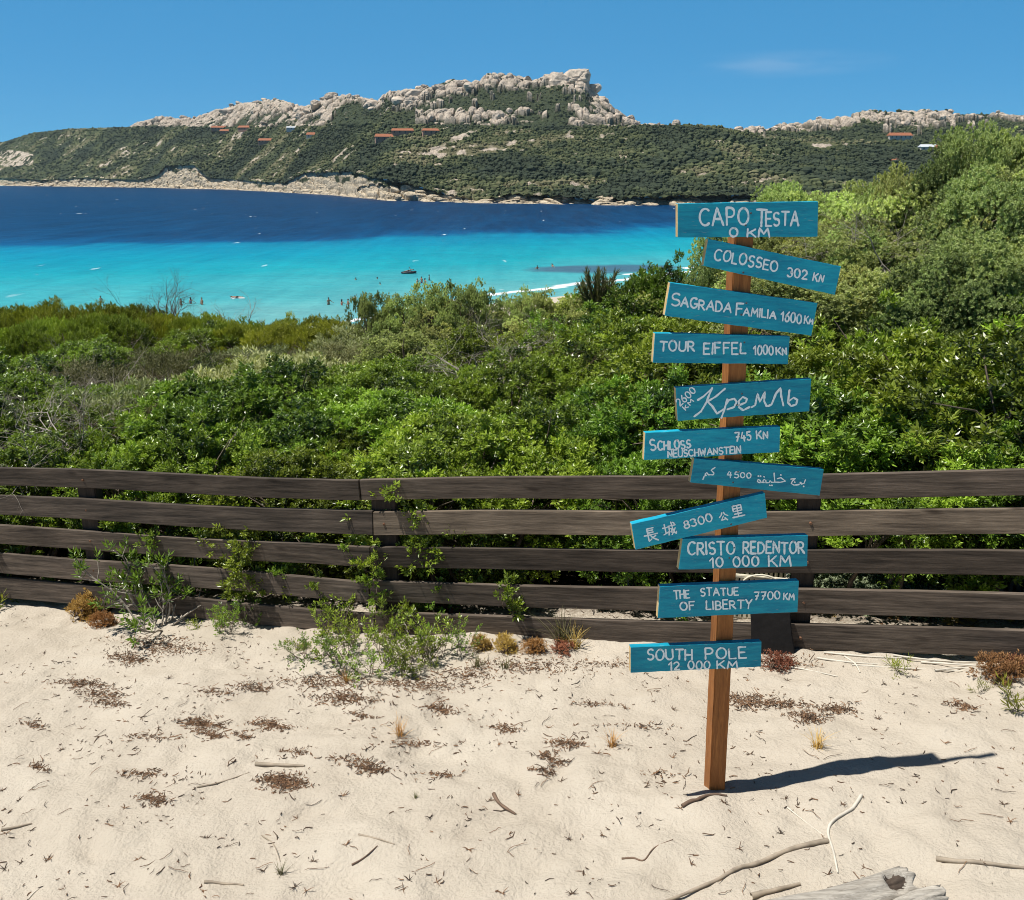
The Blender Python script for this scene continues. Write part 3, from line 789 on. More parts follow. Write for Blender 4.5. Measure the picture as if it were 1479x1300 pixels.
M['terracotta'] = simple('terracotta_tiles', (0.30, 0.115, 0.060), 0.85, 0.25, 1.2, 0.5, 0.1)
M['pinkwall'] = simple('pink_plaster', (0.36, 0.22, 0.17), 0.9, 0.12, 0.7, 0)
M['whitewall'] = simple('white_plaster', (0.50, 0.48, 0.44), 0.9, 0.1, 0.7, 0)
M['greyroof'] = simple('pale_grey_roof', (0.50, 0.53, 0.56), 0.8, 0.1, 0.7, 0)
M['window'] = simple('dark_window', (0.03, 0.035, 0.04), 0.2, 0.1, 1, 0, spec=0.5)
def house(px, py, wpx, hpx, wall, roof, label):
    X, d, z = [float(q) for q in slope_pt(np.array(float(px)), np.array(float(py)))]
    if px > 1010 and py < interp(RIDGE, px):                       # on the hill behind the slope
        yb, yt = float(interp(RIDGE, px)) + 9, float(interp(FARH, px)); T_ = ((yb - py) / (yb - yt)) ** (1 / .85)
        d = float(ridge_d(px)) + 120 + 260 * T_; z = float(z_at(py, d)); X = float(x_at(px, d, z))
    s = d / F; w = wpx * s; h = min(hpx * s * 0.45, 2.4); dep = min(9, w * 0.6)
    t = empty('house', (X, d - 2, z + 0.3), random.uniform(-.25, .25)); tag(t, label, 'house', 'houses on the slope across the bay')
    bm = bmesh.new(); box_bm(bm, -w / 2, w / 2, -dep / 2, dep / 2, -4, h); bm_obj('wall', bm, wall, t)
    bm = bmesh.new(); o = 0.5; rz = h + min(hpx * s * 0.45, 3.2)
    a = [bm.verts.new(c) for c in ((-w / 2 - o, -dep / 2 - o, h + .02), (w / 2 + o, -dep / 2 - o, h + .02), (w / 2 + o, dep / 2 + o, h + .02), (-w / 2 - o, dep / 2 + o, h + .02), (-w / 2 + o, 0, rz), (w / 2 - o, 0, rz))]
    for f in ((0, 1, 5, 4), (2, 3, 4, 5), (0, 4, 3), (1, 2, 5), (3, 2, 1, 0)): bm.faces.new([a[i] for i in f])
    r_ = bm_obj('roof', bm, roof, t)
    bm = bmesh.new(); box_bm(bm, w * .2, w * .2 + .9, .3, 1.1, h + .1, rz + 0.9); bm_obj('chimney', bm, wall, r_)
    n = max(2, int(w / 4.5))
    for i in range(n):
        wx = -w / 2 + (i + 0.5) * w / n
        bm = bmesh.new(); ww = 0.55 if i != n // 2 else 0.6
        box_bm(bm, wx - ww, wx + ww, -dep / 2 - 0.06, -dep / 2 + 0.1, 0.3 if i != n // 2 else -0.6, h * 0.78)
        bm_obj('window' if i != n // 2 else 'door', bm, M['window'], t)
for a in [(317, 187, 20, 9, M['pinkwall'], M['terracotta'], 'leftmost red roofed pink house high on the far slope'),
          (327, 192, 16, 6, M['pinkwall'], M['terracotta'], 'low pink house just below the leftmost red roofed house'),
          (356, 187, 21, 7, M['pinkwall'], M['terracotta'], 'red roofed house right of the leftmost pair, under pale rocks'),
          (388, 206, 26, 8, M['pinkwall'], M['terracotta'], 'orange roofed house lowest on the far slope'),
          (450, 198, 12, 7, M['whitewall'], M['terracotta'], 'small pale house with red roof among trees, midway between the roof groups'),
          (424, 187, 18, 4, M['greyroof'], M['greyroof'], 'long low pale house tucked below the granite outcrop'),
          (555, 202, 24, 9, M['pinkwall'], M['terracotta'], 'red roofed house at the lower left of the group below the summit'),
          (582, 193, 30, 7, M['pinkwall'], M['terracotta'], 'longest red roofed house, middle of the group below the summit'),
          (622, 193, 22, 7, M['pinkwall'], M['terracotta'], 'dark red roofed house right of the longest one below the summit'),
          (1298, 200, 31, 9, M['whitewall'], M['terracotta'], 'small white house with orange roof below the low far crest'),
          (1338, 217, 22, 8, M['whitewall'], M['greyroof'], 'white house with pale grey roof beside the orange roof by the tall juniper'),
          (1362, 218, 26, 8, M['whitewall'], M['terracotta'], 'house with orange roof nearest the tall juniper'),
          (1291, 234, 8, 4, M['pinkwall'], M['terracotta'], 'tiny red roofed hut alone in the scrub below the white house')]:
    house(*a)

# ------------------------------------------------------------------ sign post with its painted boards
def wood_mat(name, lo, hi, rough=0.7, scale=6.0, mapping=(1, 14, 14), bdist=0.003, knots=True, coord='Object', spec=0.3, rot=0.0, obj_var=0.0):
    m, nt, p, N, L = new_mat(name)
    n1 = noise_node(nt, scale, 6, 0.62, coord, mapping, 0.12, rot)
    n2 = noise_node(nt, scale * 5, 4, 0.6, coord, mapping, 0.0, rot)
    n3 = noise_node(nt, 2.3, 3, 0.5, coord)
    r = ramp(N, [(0.28, lo), (0.72, hi)])
    L.new(n1.outputs[0], r.inputs[0])
    r2 = ramp(N, [(0.35, (0.62, 0.60, 0.58)), (0.6, (1.06, 1.06, 1.06))]); L.new(n2.outputs[0], r2.inputs[0])
    c = mixc(nt, 0.7, r.outputs[0], r2.outputs[0], 'MULTIPLY')
    r3 = ramp(N, [(0.35, (0.72, 0.70, 0.68)), (0.65, (1.15, 1.13, 1.10))]); L.new(n3.outputs[0], r3.inputs[0])
    c = mixc(nt, 0.8, c, r3.outputs[0], 'MULTIPLY')
    if knots:
        tc = N.new('ShaderNodeTexCoord'); mp = N.new('ShaderNodeMapping'); mp.inputs['Scale'].default_value = (2.6, 2.6, 9)
        L.new(tc.outputs[coord], mp.inputs[0])
        vo = N.new('ShaderNodeTexVoronoi'); vo.inputs['Scale'].default_value = 1.0; vo.inputs['Randomness'].default_value = 1.0
        L.new(mp.outputs[0], vo.inputs['Vector'])
        kr = ramp(N, [(0.05, (0.25, 0.22, 0.2)), (0.16, (1, 1, 1))]); L.new(vo.outputs['Distance'], kr.inputs[0])
        c = mixc(nt, 0.8, c, kr.outputs[0], 'MULTIPLY')
    if obj_var:
        oi = N.new('ShaderNodeObjectInfo'); hs = N.new('ShaderNodeHueSaturation'); mr = N.new('ShaderNodeMapRange')
        mr.inputs['To Min'].default_value = 1 - obj_var; mr.inputs['To Max'].default_value = 1 + obj_var
        L.new(oi.outputs['Random'], mr.inputs[0]); L.new(mr.outputs[0], hs.inputs['Value']); L.new(c, hs.inputs['Color']); c = hs.outputs[0]
    L.new(c, p.inputs['Base Color']); p.inputs['Roughness'].default_value = rough; p.inputs['Specular IOR Level'].default_value = spec
    b = bump(nt, n1.outputs[0], 0.45, bdist); b2 = bump(nt, n2.outputs[0], 0.45, bdist * 0.5, b.outputs[0])
    L.new(b2.outputs[0], p.inputs['Normal'])
    return m
M['postwood'] = wood_mat('brown_stained_post', (0.24, 0.080, 0.018), (0.46, 0.185, 0.048), 0.6, 5, (14, 14, 1), 0.002, False)
M['endwood'] = wood_mat('bare_sawn_wood', (0.50, 0.34, 0.14), (0.66, 0.50, 0.27), 0.85, 8, (1, 1, 1), 0.001, False)
def blue_paint():
    m, nt, p, N, L = new_mat('blue_paint')
    n1 = noise_node(nt, 7, 6, 0.65, 'Object', (1, 6, 9), 0.5); n2 = noise_node(nt, 60, 4, 0.6, 'Object', (0.5, 1, 4)); n3 = noise_node(nt, 3.1, 4, 0.6)
    r = ramp(N, [(0.32, (0.001, 0.175, 0.300)), (0.50, (0.002, 0.290, 0.425)), (0.68, (0.010, 0.400, 0.520))])
    mx = mathn(nt, 'ADD', mathn(nt, 'MULTIPLY', n1.outputs[0], 0.6), mathn(nt, 'MULTIPLY', n3.outputs[0], 0.4))
    L.new(mx, r.inputs[0])
    oi = N.new('ShaderNodeObjectInfo'); hs = N.new('ShaderNodeHueSaturation')
    mr = N.new('ShaderNodeMapRange'); mr.inputs['To Min'].default_value = 0.88; mr.inputs['To Max'].default_value = 1.12
    L.new(oi.outputs['Random'], mr.inputs[0]); L.new(mr.outputs[0], hs.inputs['Value']); L.new(r.outputs[0], hs.inputs['Color'])
    # worn spots where the wood shows through
    wr = N.new('ShaderNodeMapRange'); wr.inputs['From Min'].default_value = 0.64; wr.inputs['From Max'].default_value = 0.72; wr.inputs['To Max'].default_value = 0.45
    L.new(n2.outputs[0], wr.inputs[0])
    L.new(mixc(nt, wr.outputs[0], hs.outputs[0], (0.30, 0.36, 0.36)), p.inputs['Base Color'])
    p.inputs['Roughness'].default_value = 0.62; p.inputs['Specular IOR Level'].default_value = 0.3
    b = bump(nt, n1.outputs[0], 0.8, 0.004); b2 = bump(nt, n2.outputs[0], 0.8, 0.002, b.outputs[0]); L.new(b2.outputs[0], p.inputs['Normal'])
    return m
M['blue'] = blue_paint()
def letter_paint():
    m, nt, p, N, L = new_mat('white_lettering_paint')
    n1 = noise_node(nt, 55, 4, 0.65, 'Object', (0.6, 1, 1.6)); n2 = noise_node(nt, 9, 3)
    r = ramp(N, [(0.33, (0.40, 0.68, 0.80)), (0.44, (0.78, 0.90, 0.94)), (1, (0.82, 0.92, 0.96))]); L.new(mathn(nt, 'ADD', mathn(nt, 'MULTIPLY', n1.outputs[0], .7), mathn(nt, 'MULTIPLY', n2.outputs[0], .3)), r.inputs[0])
    L.new(r.outputs[0], p.inputs['Base Color']); p.inputs['Roughness'].default_value = 0.6
    L.new(bump(nt, n1.outputs[0], 0.4, 0.001).outputs[0], p.inputs['Normal'])
    return m
M['letter'] = letter_paint()
M['nail'] = simple('dark_nail', (0.05, 0.05, 0.055), 0.5, 0.2, 40, 0, spec=0.5)

def arc(cx, cy, rx, ry, a0, a1, n=12):
    return [(cx + rx * math.cos(R(a0 + (a1 - a0) * i / n)), cy + ry * math.sin(R(a0 + (a1 - a0) * i / n))) for i in range(n + 1)]
def seg(*p): return list(p)
FONT = {  # (advance width, strokes), baseline 0, cap height 1
 'A': (.82, [seg((0, 0), (.4, 1), (.82, 0)), seg((.16, .36), (.68, .36))]),
 'B': (.62, [seg((0, 0), (0, 1)), seg((0, 1), *arc(.28, .75, .28, .25, 90, -90), (0, .5)), seg((0, .5), *arc(.32, .25, .3, .25, 90, -90), (0, 0))]),
 'C': (.72, [arc(.42, .5, .42, .52, 52, 312, 16)]),
 'D': (.7, [seg((0, 0), (0, 1)), seg((0, 1), *arc(.2, .5, .5, .5, 90, -90), (0, 0))]),
 'E': (.55, [seg((0, 0), (0, 1)), seg((0, 1), (.55, 1)), seg((0, .52), (.46, .52)), seg((0, 0), (.56, 0))]),
 'F': (.55, [seg((0, 0), (0, 1)), seg((0, 1), (.56, 1)), seg((0, .54), (.44, .54))]),
 'G': (.75, [seg(*arc(.42, .5, .42, .52, 52, 340, 16), (.80, .42), (.48, .42))]),
 'H': (.66, [seg((0, 0), (0, 1)), seg((.66, 0), (.66, 1)), seg((0, .5), (.66, .5))]),
 'I': (.06, [seg((.03, 0), (.03, 1))]),
 'K': (.64, [seg((0, 0), (0, 1)), seg((.6, 1), (.04, .42)), seg((.2, .58), (.66, 0))]),
 'L': (.52, [seg((0, 1), (0, 0), (.52, 0))]),
 'M': (.86, [seg((0, 0), (.1, 1), (.43, .32), (.76, 1), (.88, 0))]),
 'N': (.68, [seg((0, 0), (0, 1), (.66, 0), (.66, 1))]),
 'O': (.78, [arc(.39, .5, .39, .51, 80, 446, 20)]),
 'P': (.6, [seg((0, 0), (0, 1)), seg((0, 1), *arc(.28, .73, .3, .27, 90, -90), (0, .46))]),
 'R': (.64, [seg((0, 0), (0, 1)), seg((0, 1), *arc(.28, .74, .3, .26, 90, -90), (0, .48)), seg((.24, .48), (.66, 0))]),
 'S': (.6, [seg(*arc(.3, .75, .28, .26, 40, 250, 10), *arc(.3, .25, .3, .26, 80, -140, 10))]),
 'T': (.7, [seg((0, 1), (.72, .98)), seg((.36, 1), (.36, 0))]),
 'U': (.68, [seg((0, 1), (0, .35), *arc(.34, .32, .34, .32, 180, 360, 8), (.68, 1))]),
 'W': (.95, [seg((0, 1), (.22, 0), (.47, .8), (.72, 0), (.95, 1))]),
 'Y': (.68, [seg((0, 1), (.34, .48), (.7, 1)), seg((.34, .48), (.3, 0))]),
 'n': (.6, [seg((0, 0), (0, .98), (.55, .05), (.55, .95))]),
 'm': (.62, [seg((0, 0), (0, .8), (.28, .3), (.56, .8), (.6, 0))]),
 'k': (.5, [seg((0, 0), (0, 1)), seg((.42, .7), (.03, .34)), seg((.14, .44), (.5, 0))]),
 '0': (.66, [arc(.33, .5, .33, .5, 75, 440, 18)]),
 '1': (.36, [seg((0, .68), (.3, 1), (.3, 0))]),
 '2': (.6, [seg(*arc(.29, .72, .28, .28, 165, -35, 9), (.02, .02), (.62, .02))]),
 '3': (.58, [seg(*arc(.27, .75, .27, .25, 150, -80, 9), *arc(.27, .27, .3, .27, 80, -150, 10))]),
 '4': (.62, [seg((.3, 1), (0, .36), (.62, .36)), seg((.46, .62), (.44, 0))]),
 '5': (.58, [seg((.54, 1), (.1, 1), (.06, .58), *arc(.27, .32, .31, .32, 110, -140, 10))]),
 '6': (.6, [seg((.46, 1), (.12, .6), *arc(.3, .3, .28, .3, 170, -180, 14))]),
 '7': (.6, [seg((0, 1), (.6, 1), (.2, 0)), seg((.14, .5), (.52, .5))]),
 '8': (.6, [arc(.3, .76, .24, .24, 90, 450, 12), arc(.3, .26, .3, .27, 90, 450, 14)]),
}
YAW = R(8.0)
PN = np.array([math.sin(YAW), -math.cos(YAW), 0.0])           # face of the boards
PU = np.array([math.cos(YAW), math.sin(YAW), 0.0])
POST0 = np.array(on_ground(1036, 1146))
P_OFF = POST0.copy()
def on_plane(px, py, off=0.0):
    r = ray(px, py); t = (PN @ (P_OFF + PN * off - CAM)) / (PN @ r)
    return CAM + r * t
def uv(p):                                  # world point -> coordinates on the board plane
    q = p - P_OFF; return np.array([q @ PU, q[2]])
def from_uv(a, b, off): return P_OFF + PU * a + np.array([0, 0, b]) + PN * off

BT = 0.026
Z3 = lambda x, y: (880 + x * .2569, 270 + y * .2569)
Z4 = lambda x, y: (880 + x * .2569, 530 + y * .2569)
Z5 = lambda x, y: (880 + x * .2569, 760 + y * .2569)
_RUN = [0]
def run(text, p0, p1, h, w=None, jit=0.05):
    """strokes in photograph pixels of text from baseline start p0 to baseline end p1"""
    rs = random.Random(text + str(p0))
    adv = []; tot = 0; gap = 0.26
    for ch in text:
        a = 0.55 if ch == ' ' else FONT[ch][0]; adv.append(a); tot += a + gap
    tot -= gap
    dx, dy = p1[0] - p0[0], p1[1] - p0[1]; Ln = math.hypot(dx, dy); ux, uy = dx / Ln, dy / Ln
    k = Ln / tot; x = 0; out = []
    for ch, a in zip(text, adv):
        if ch != ' ':
            hh = h * (1 + rs.uniform(-jit, jit) * 1.6); rot = rs.uniform(-.06, .06); by = rs.uniform(-jit, jit) * h
            for st in FONT[ch][1]:
                q = []
                for sx, sy in st:
                    gx = (x + sx) * k + sy * hh * rot; gy = sy * hh + by
                    q.append((p0[0] + ux * gx + uy * gy, p0[1] + uy * gx - ux * gy))
                out.append((q, w or 2.6))
        x += a + gap
    _RUN[0] += 1
    return [(a_, b_, _RUN[0]) for a_, b_ in out]
def px_strokes(Zf, lst, w):
    _RUN[0] += 1
    return [([Zf(*p) for p in s], w, _RUN[0]) for s in lst]
def cjk(lst, cx, cy, size, rot, Zf, w):
    c, s_ = math.cos(rot), math.sin(rot); out = []
    for st in lst:
        out.append(([Zf(cx + (x - .5) * size * c + (y - .5) * size * s_, cy + (x - .5) * size * s_ - (y - .5) * size * c) for x, y in st], w, _RUN[0] + 1))
    _RUN[0] += 1
    return out

BOARDS = [
 ('CAPO TESTA 0 KM', [(979, 294), (1182, 291), (1181, 342), (979, 343)],
  run('CAPO', Z3(508, 216), Z3(782, 212), 25, 3.2) + run('T', Z3(826, 217), Z3(880, 217), 25, 3.2) + run('ESTA', Z3(880, 216), Z3(1062, 215), 19.5, 3.2) + run('0', Z3(676, 279), Z3(720, 279), 13.5, 3.0) + run('KM', Z3(775, 277), Z3(898, 281), 11.5, 3.0)),
 ('COLOSSEO 302 KM', [(1023, 345), (1215, 385), (1206, 426), (1016, 384)],
  run('COLOSSEO', Z3(588, 407), Z3(942, 474), 15, 2.7) + run('302', Z3(1000, 503), Z3(1108, 518), 13.5, 2.6) + run('Kn', Z3(1143, 524), Z3(1198, 538), 10.5, 2.4)),
 ('SAGRADA FAMILIA 1600 KM', [(968, 408), (1181, 438), (1172, 485), (960, 456)],
  run('S', Z3(346, 668), Z3(392, 672), 17, 2.8) + run('AGRADA', Z3(402, 672), Z3(682, 708), 13.5, 2.8) + run('F', Z3(712, 720), Z3(748, 722), 15.5, 2.8) + run('AMILIA', Z3(752, 720), Z3(934, 742), 11.5, 2.5) + run('1600', Z3(962, 752), Z3(1076, 768), 14, 2.6) + run('Km', Z3(1094, 766), Z3(1140, 772), 10, 2.3)),
 ('TOUR EIFFEL 1000 KM', [(946, 481), (1141, 486), (1138, 526), (943, 524)],
  run('TOUR', Z3(284, 922), Z3(476, 924), 14, 2.8) + run('EIFFEL', Z3(530, 937), Z3(766, 937), 15.5, 2.8) + run('1000', Z3(810, 942), Z3(920, 943), 12.5, 2.6) + run('Kn', Z3(938, 942), Z3(996, 942), 10, 2.6)),
 ('Kreml in Cyrillic script with 2600 km', [(976, 560), (1172, 547), (1169, 594), (979, 608)],
  px_strokes(Z4, [[(578, 118), (560, 160), (545, 200), (515, 250), (478, 278)], [(497, 186), (530, 165), (578, 120)], [(650, 122), (600, 165), (548, 197)], [(552, 195), (580, 222), (605, 262), (642, 238)],
    [(662, 182), (648, 235), (630, 286)], [(654, 212), (672, 186), (702, 178), (716, 196), (700, 226), (664, 238)], [(726, 216), (766, 200), (774, 180), (750, 168), (728, 190), (728, 226), (752, 243), (788, 225)],
    [(800, 226), (820, 214), (832, 150), (846, 196), (874, 140), (870, 192), (884, 220)], [(892, 220), (912, 210), (936, 150), (962, 118), (966, 165), (978, 216)], [(1012, 130), (1004, 200), (1022, 220), (1050, 210), (1056, 185), (1036, 172), (1008, 192)]], 3.1)
  + run('2600', Z4(398, 222), Z4(488, 138), 10, 2.0) + run('km', Z4(428, 242), Z4(474, 192), 6.5, 1.7)),
 ('SCHLOSS NEUSCHWANSTEIN 745 KM', [(932, 625), (1127, 616), (1126, 653), (930, 665)],
  run('S', Z4(232, 470), Z4(262, 468), 14, 2.8) + run('CHLOSS', Z4(274, 468), Z4(456, 454), 11.5, 2.8) + run('NEUSCHWANSTEIN', Z4(330, 508), Z4(738, 482), 9.5, 2.4) + run('745', Z4(710, 416), Z4(796, 409), 12.5, 2.6) + run('Kn', Z4(828, 404), Z4(890, 402), 10.5, 2.6)),
 ('Arabic script and 4500', [(1003, 662), (1190, 678), (1184, 716), (997, 697)],
  px_strokes(Z4, [[(594, 565), (572, 580), (588, 596), (586, 606), (556, 606)], [(556, 604), (548, 594), (538, 602), (546, 612), (534, 612), (526, 632)],
    [(674, 588), (662, 607), (686, 607)], [(682, 592), (680, 622)], [(728, 590), (708, 590), (706, 604), (722, 604), (728, 616), (716, 624), (704, 620)],
    [Z for Z in arc(749, 608, 12, 15, 0, 370, 12)], [Z for Z in arc(784, 610, 12, 15, 0, 370, 12)],
    [(944, 628), (964, 622), (990, 642), (958, 648), (930, 648), (926, 596)], [(928, 648), (912, 648), (903, 638), (898, 650), (880, 650), (880, 638), (870, 632), (862, 642), (872, 650), (852, 648), (846, 636), (836, 632), (832, 644), (842, 650), (852, 648)],
    [(1102, 634), (1094, 654), (1080, 658), (1072, 648)], [(1078, 650), (1064, 662), (1048, 664)], [(1020, 630), (1046, 626), (1030, 640), (1022, 654), (1038, 664), (1064, 660)]], 1.9)
  + px_strokes(Z4, [[(x, y), (x + 3, y + 2)] for x, y in ((962, 606), (868, 616), (900, 664), (912, 664), (836, 612), (848, 612), (1090, 670), (1040, 646))], 2.2)),
 ('Chinese characters and 8300', [(912, 757), (1105, 712), (1108, 748), (918, 794)],
  cjk([[(.3, .97), (.3, .5)], [(.3, .97), (.78, .97)], [(.3, .82), (.72, .82)], [(.3, .66), (.72, .66)], [(.02, .5), (1, .5)], [(.3, .5), (.3, .03), (.52, .18)], [(.46, .5), (.62, .24), (.98, 0)], [(.86, .38), (.62, .26)]], 232, 943, 76, -.22, Z4, 2.3)
  + cjk([[(0, .65), (.36, .65)], [(.18, .92), (.18, .2)], [(0, .14), (.4, .28)], [(.44, .72), (1, .72)], [(.5, .72), (.48, .4), (.38, .04)], [(.5, .5), (.68, .5), (.66, .2), (.57, .26)], [(.72, 1), (.76, .5), (.86, .15), (.98, .03), (1, .2)], [(.96, .5), (.82, .25), (.62, .02)], [(.86, .95), (.96, .84)]], 337, 910, 72, -.22, Z4, 2.1)
  + run('8300', Z4(424, 908), Z4(580, 864), 11, 2.5)
  + cjk([[(.4, .9), (.3, .65), (.05, .45)], [(.6, .92), (.72, .65), (1, .48)], [(.5, .5), (.2, .1), (.76, .16)], [(.64, .3), (.88, 0)]], 640, 838, 50, -.22, Z4, 2.2)
  + cjk([[(.15, .95), (.85, .95), (.85, .5), (.15, .5), (.15, .95)], [(.15, .72), (.85, .72)], [(.5, .95), (.5, .05)], [(.2, .28), (.8, .28)], [(0, .04), (1, .04)]], 720, 808, 68, -.22, Z4, 2.3)),
 ('CRISTO REDENTOR 10000 KM', [(986, 778), (1167, 773), (1166, 818), (980, 823)],
  run('CRISTO', Z5(442, 160), Z5(704, 156), 17.5, 3.1) + run('REDENTOR', Z5(752, 152), Z5(1094, 150), 16.5, 3.1) + run('10 000', Z5(566, 228), Z5(838, 222), 14.5, 2.9) + run('KM', Z5(896, 222), Z5(1018, 224), 14, 2.9)),
 ('THE STATUE OF LIBERTY 7700 KM', [(953, 847), (1154, 839), (1152, 884), (950, 893)],
  run('THE', Z5(366, 409), Z5(450, 401), 11.5, 2.5) + run('STATUE', Z5(514, 391), Z5(724, 386), 10.5, 2.4) + run('OF', Z5(400, 470), Z5(478, 465), 12, 2.6) + run('LIBERTY', Z5(545, 467), Z5(798, 462), 12, 2.5) + run('7700', Z5(815, 412), Z5(958, 409), 11.5, 2.3) + run('KM', Z5(978, 410), Z5(1036, 411), 9, 2.3)),
 ('SOUTH POLE 12000 KM', [(911, 935), (1100, 927), (1099, 963), (911, 972)],
  run('SOUTH', Z5(214, 752), Z5(464, 748), 14.5, 2.9) + run('POLE', Z5(541, 748), Z5(768, 739), 14.5, 2.9) + run('12 000', Z5(334, 808), Z5(564, 801), 11.5, 2.6) + run('KM', Z5(606, 800), Z5(718, 796), 10.5, 2.6)),
]

def solid_quad(q, off_front, thick, jag=0.0008, nseg=22, seed=0):
    """a sawn board with slightly wavering long edges; q = corners on the plane TL TR BR BL"""
    rs = random.Random(seed); bm = bmesh.new()
    TL, TR, BR, BL = [np.array(p) for p in q]
    rows = {}
    for side, off in (('f', off_front), ('b', off_front - thick)):
        top = []; bot = []
        for i in range(nseg + 1):
            s = i / nseg; jt = rs.uniform(-jag, jag); jb = rs.uniform(-jag, jag)
            a = TL + (TR - TL) * s; b = BL + (BR - BL) * s
            top.append(bm.verts.new(from_uv(a[0], a[1] + jt, off))); bot.append(bm.verts.new(from_uv(b[0], b[1] + jb, off)))
        rows[side] = (top, bot)
    ft, fb = rows['f']; bt, bb = rows['b']
    for i in range(nseg):
        bm.faces.new((ft[i], fb[i], fb[i + 1], ft[i + 1])); bm.faces.new((bt[i + 1], bb[i + 1], bb[i], bt[i]))
        bm.faces.new((bt[i], ft[i], ft[i + 1], bt[i + 1])); bm.faces.new((fb[i], bb[i], bb[i + 1], fb[i + 1]))
    for i in (0, nseg):
        f = bm.faces.new((ft[i], bt[i], bb[i], fb[i])); f.material_index = 1
    bmesh.ops.recalc_face_normals(bm, faces=bm.faces[:])
    ed = [e for e in bm.edges if len(e.link_faces) == 2 and e.calc_face_angle(0) > 0.9]
    bmesh.ops.bevel(bm, geom=ed, offset=0.0013, segments=1, affect='EDGES')
    return bm

def local(bm, origin):
    for v in bm.verts: v.co -= origin

def ribbon(bm, pts, w, off, rs):
    """one brush stroke: a thin raised strip with round ends"""
    P = [np.array(p) for p in pts]
    # resample
    Q = [P[0]]
    for a, b in zip(P[:-1], P[1:]):
        n = max(1, int(np.linalg.norm(b - a) / (w * 0.8)))
        for i in range(1, n + 1): Q.append(a + (b - a) * i / n)
    n = len(Q); Lf = []; Rt = []; sd0 = rs.uniform(0, 50)
    hw0 = w / 2
    for i in range(n):
        d = Q[min(i + 1, n - 1)] - Q[max(i - 1, 0)]; l = np.linalg.norm(d); d = d / l if l > 1e-9 else np.array([1.0, 0])
        nn = np.array([-d[1], d[0]]); hw = hw0 * (0.98 + 0.42 * mnoise.noise(Vector((i * .55, sd0, 0)))) * rs.uniform(.90, 1.10)
        Lf.append(Q[i] + nn * hw); Rt.append(Q[i] - nn * hw)
    def cap(c, other, sgn):
        d = c - other; l = np.linalg.norm(d); d = d / l if l > 1e-9 else np.array([1.0, 0]); nn = np.array([-d[1], d[0]])
        return [c + d * hw0 * 0.95 * math.sin(a) + nn * hw0 * math.cos(a) for a in (R(45), R(90), R(135))]
    ring = Lf + [None]
    c1 = cap(Q[-1], Q[-2], 1); c0 = cap(Q[0], Q[1], 1)
    fl = [bm.verts.new(from_uv(p[0], p[1], off)) for p in Lf]; fr = [bm.verts.new(from_uv(p[0], p[1], off)) for p in Rt]
    for i in range(n - 1): bm.faces.new((fl[i], fr[i], fr[i + 1], fl[i + 1]))
    e = [bm.verts.new(from_uv(p[0], p[1], off)) for p in c1]; bm.faces.new([fl[-1], *e, fr[-1]][::-1])
    e = [bm.verts.new(from_uv(p[0], p[1], off)) for p in c0]; bm.faces.new([fr[0], *e, fl[0]][::-1])

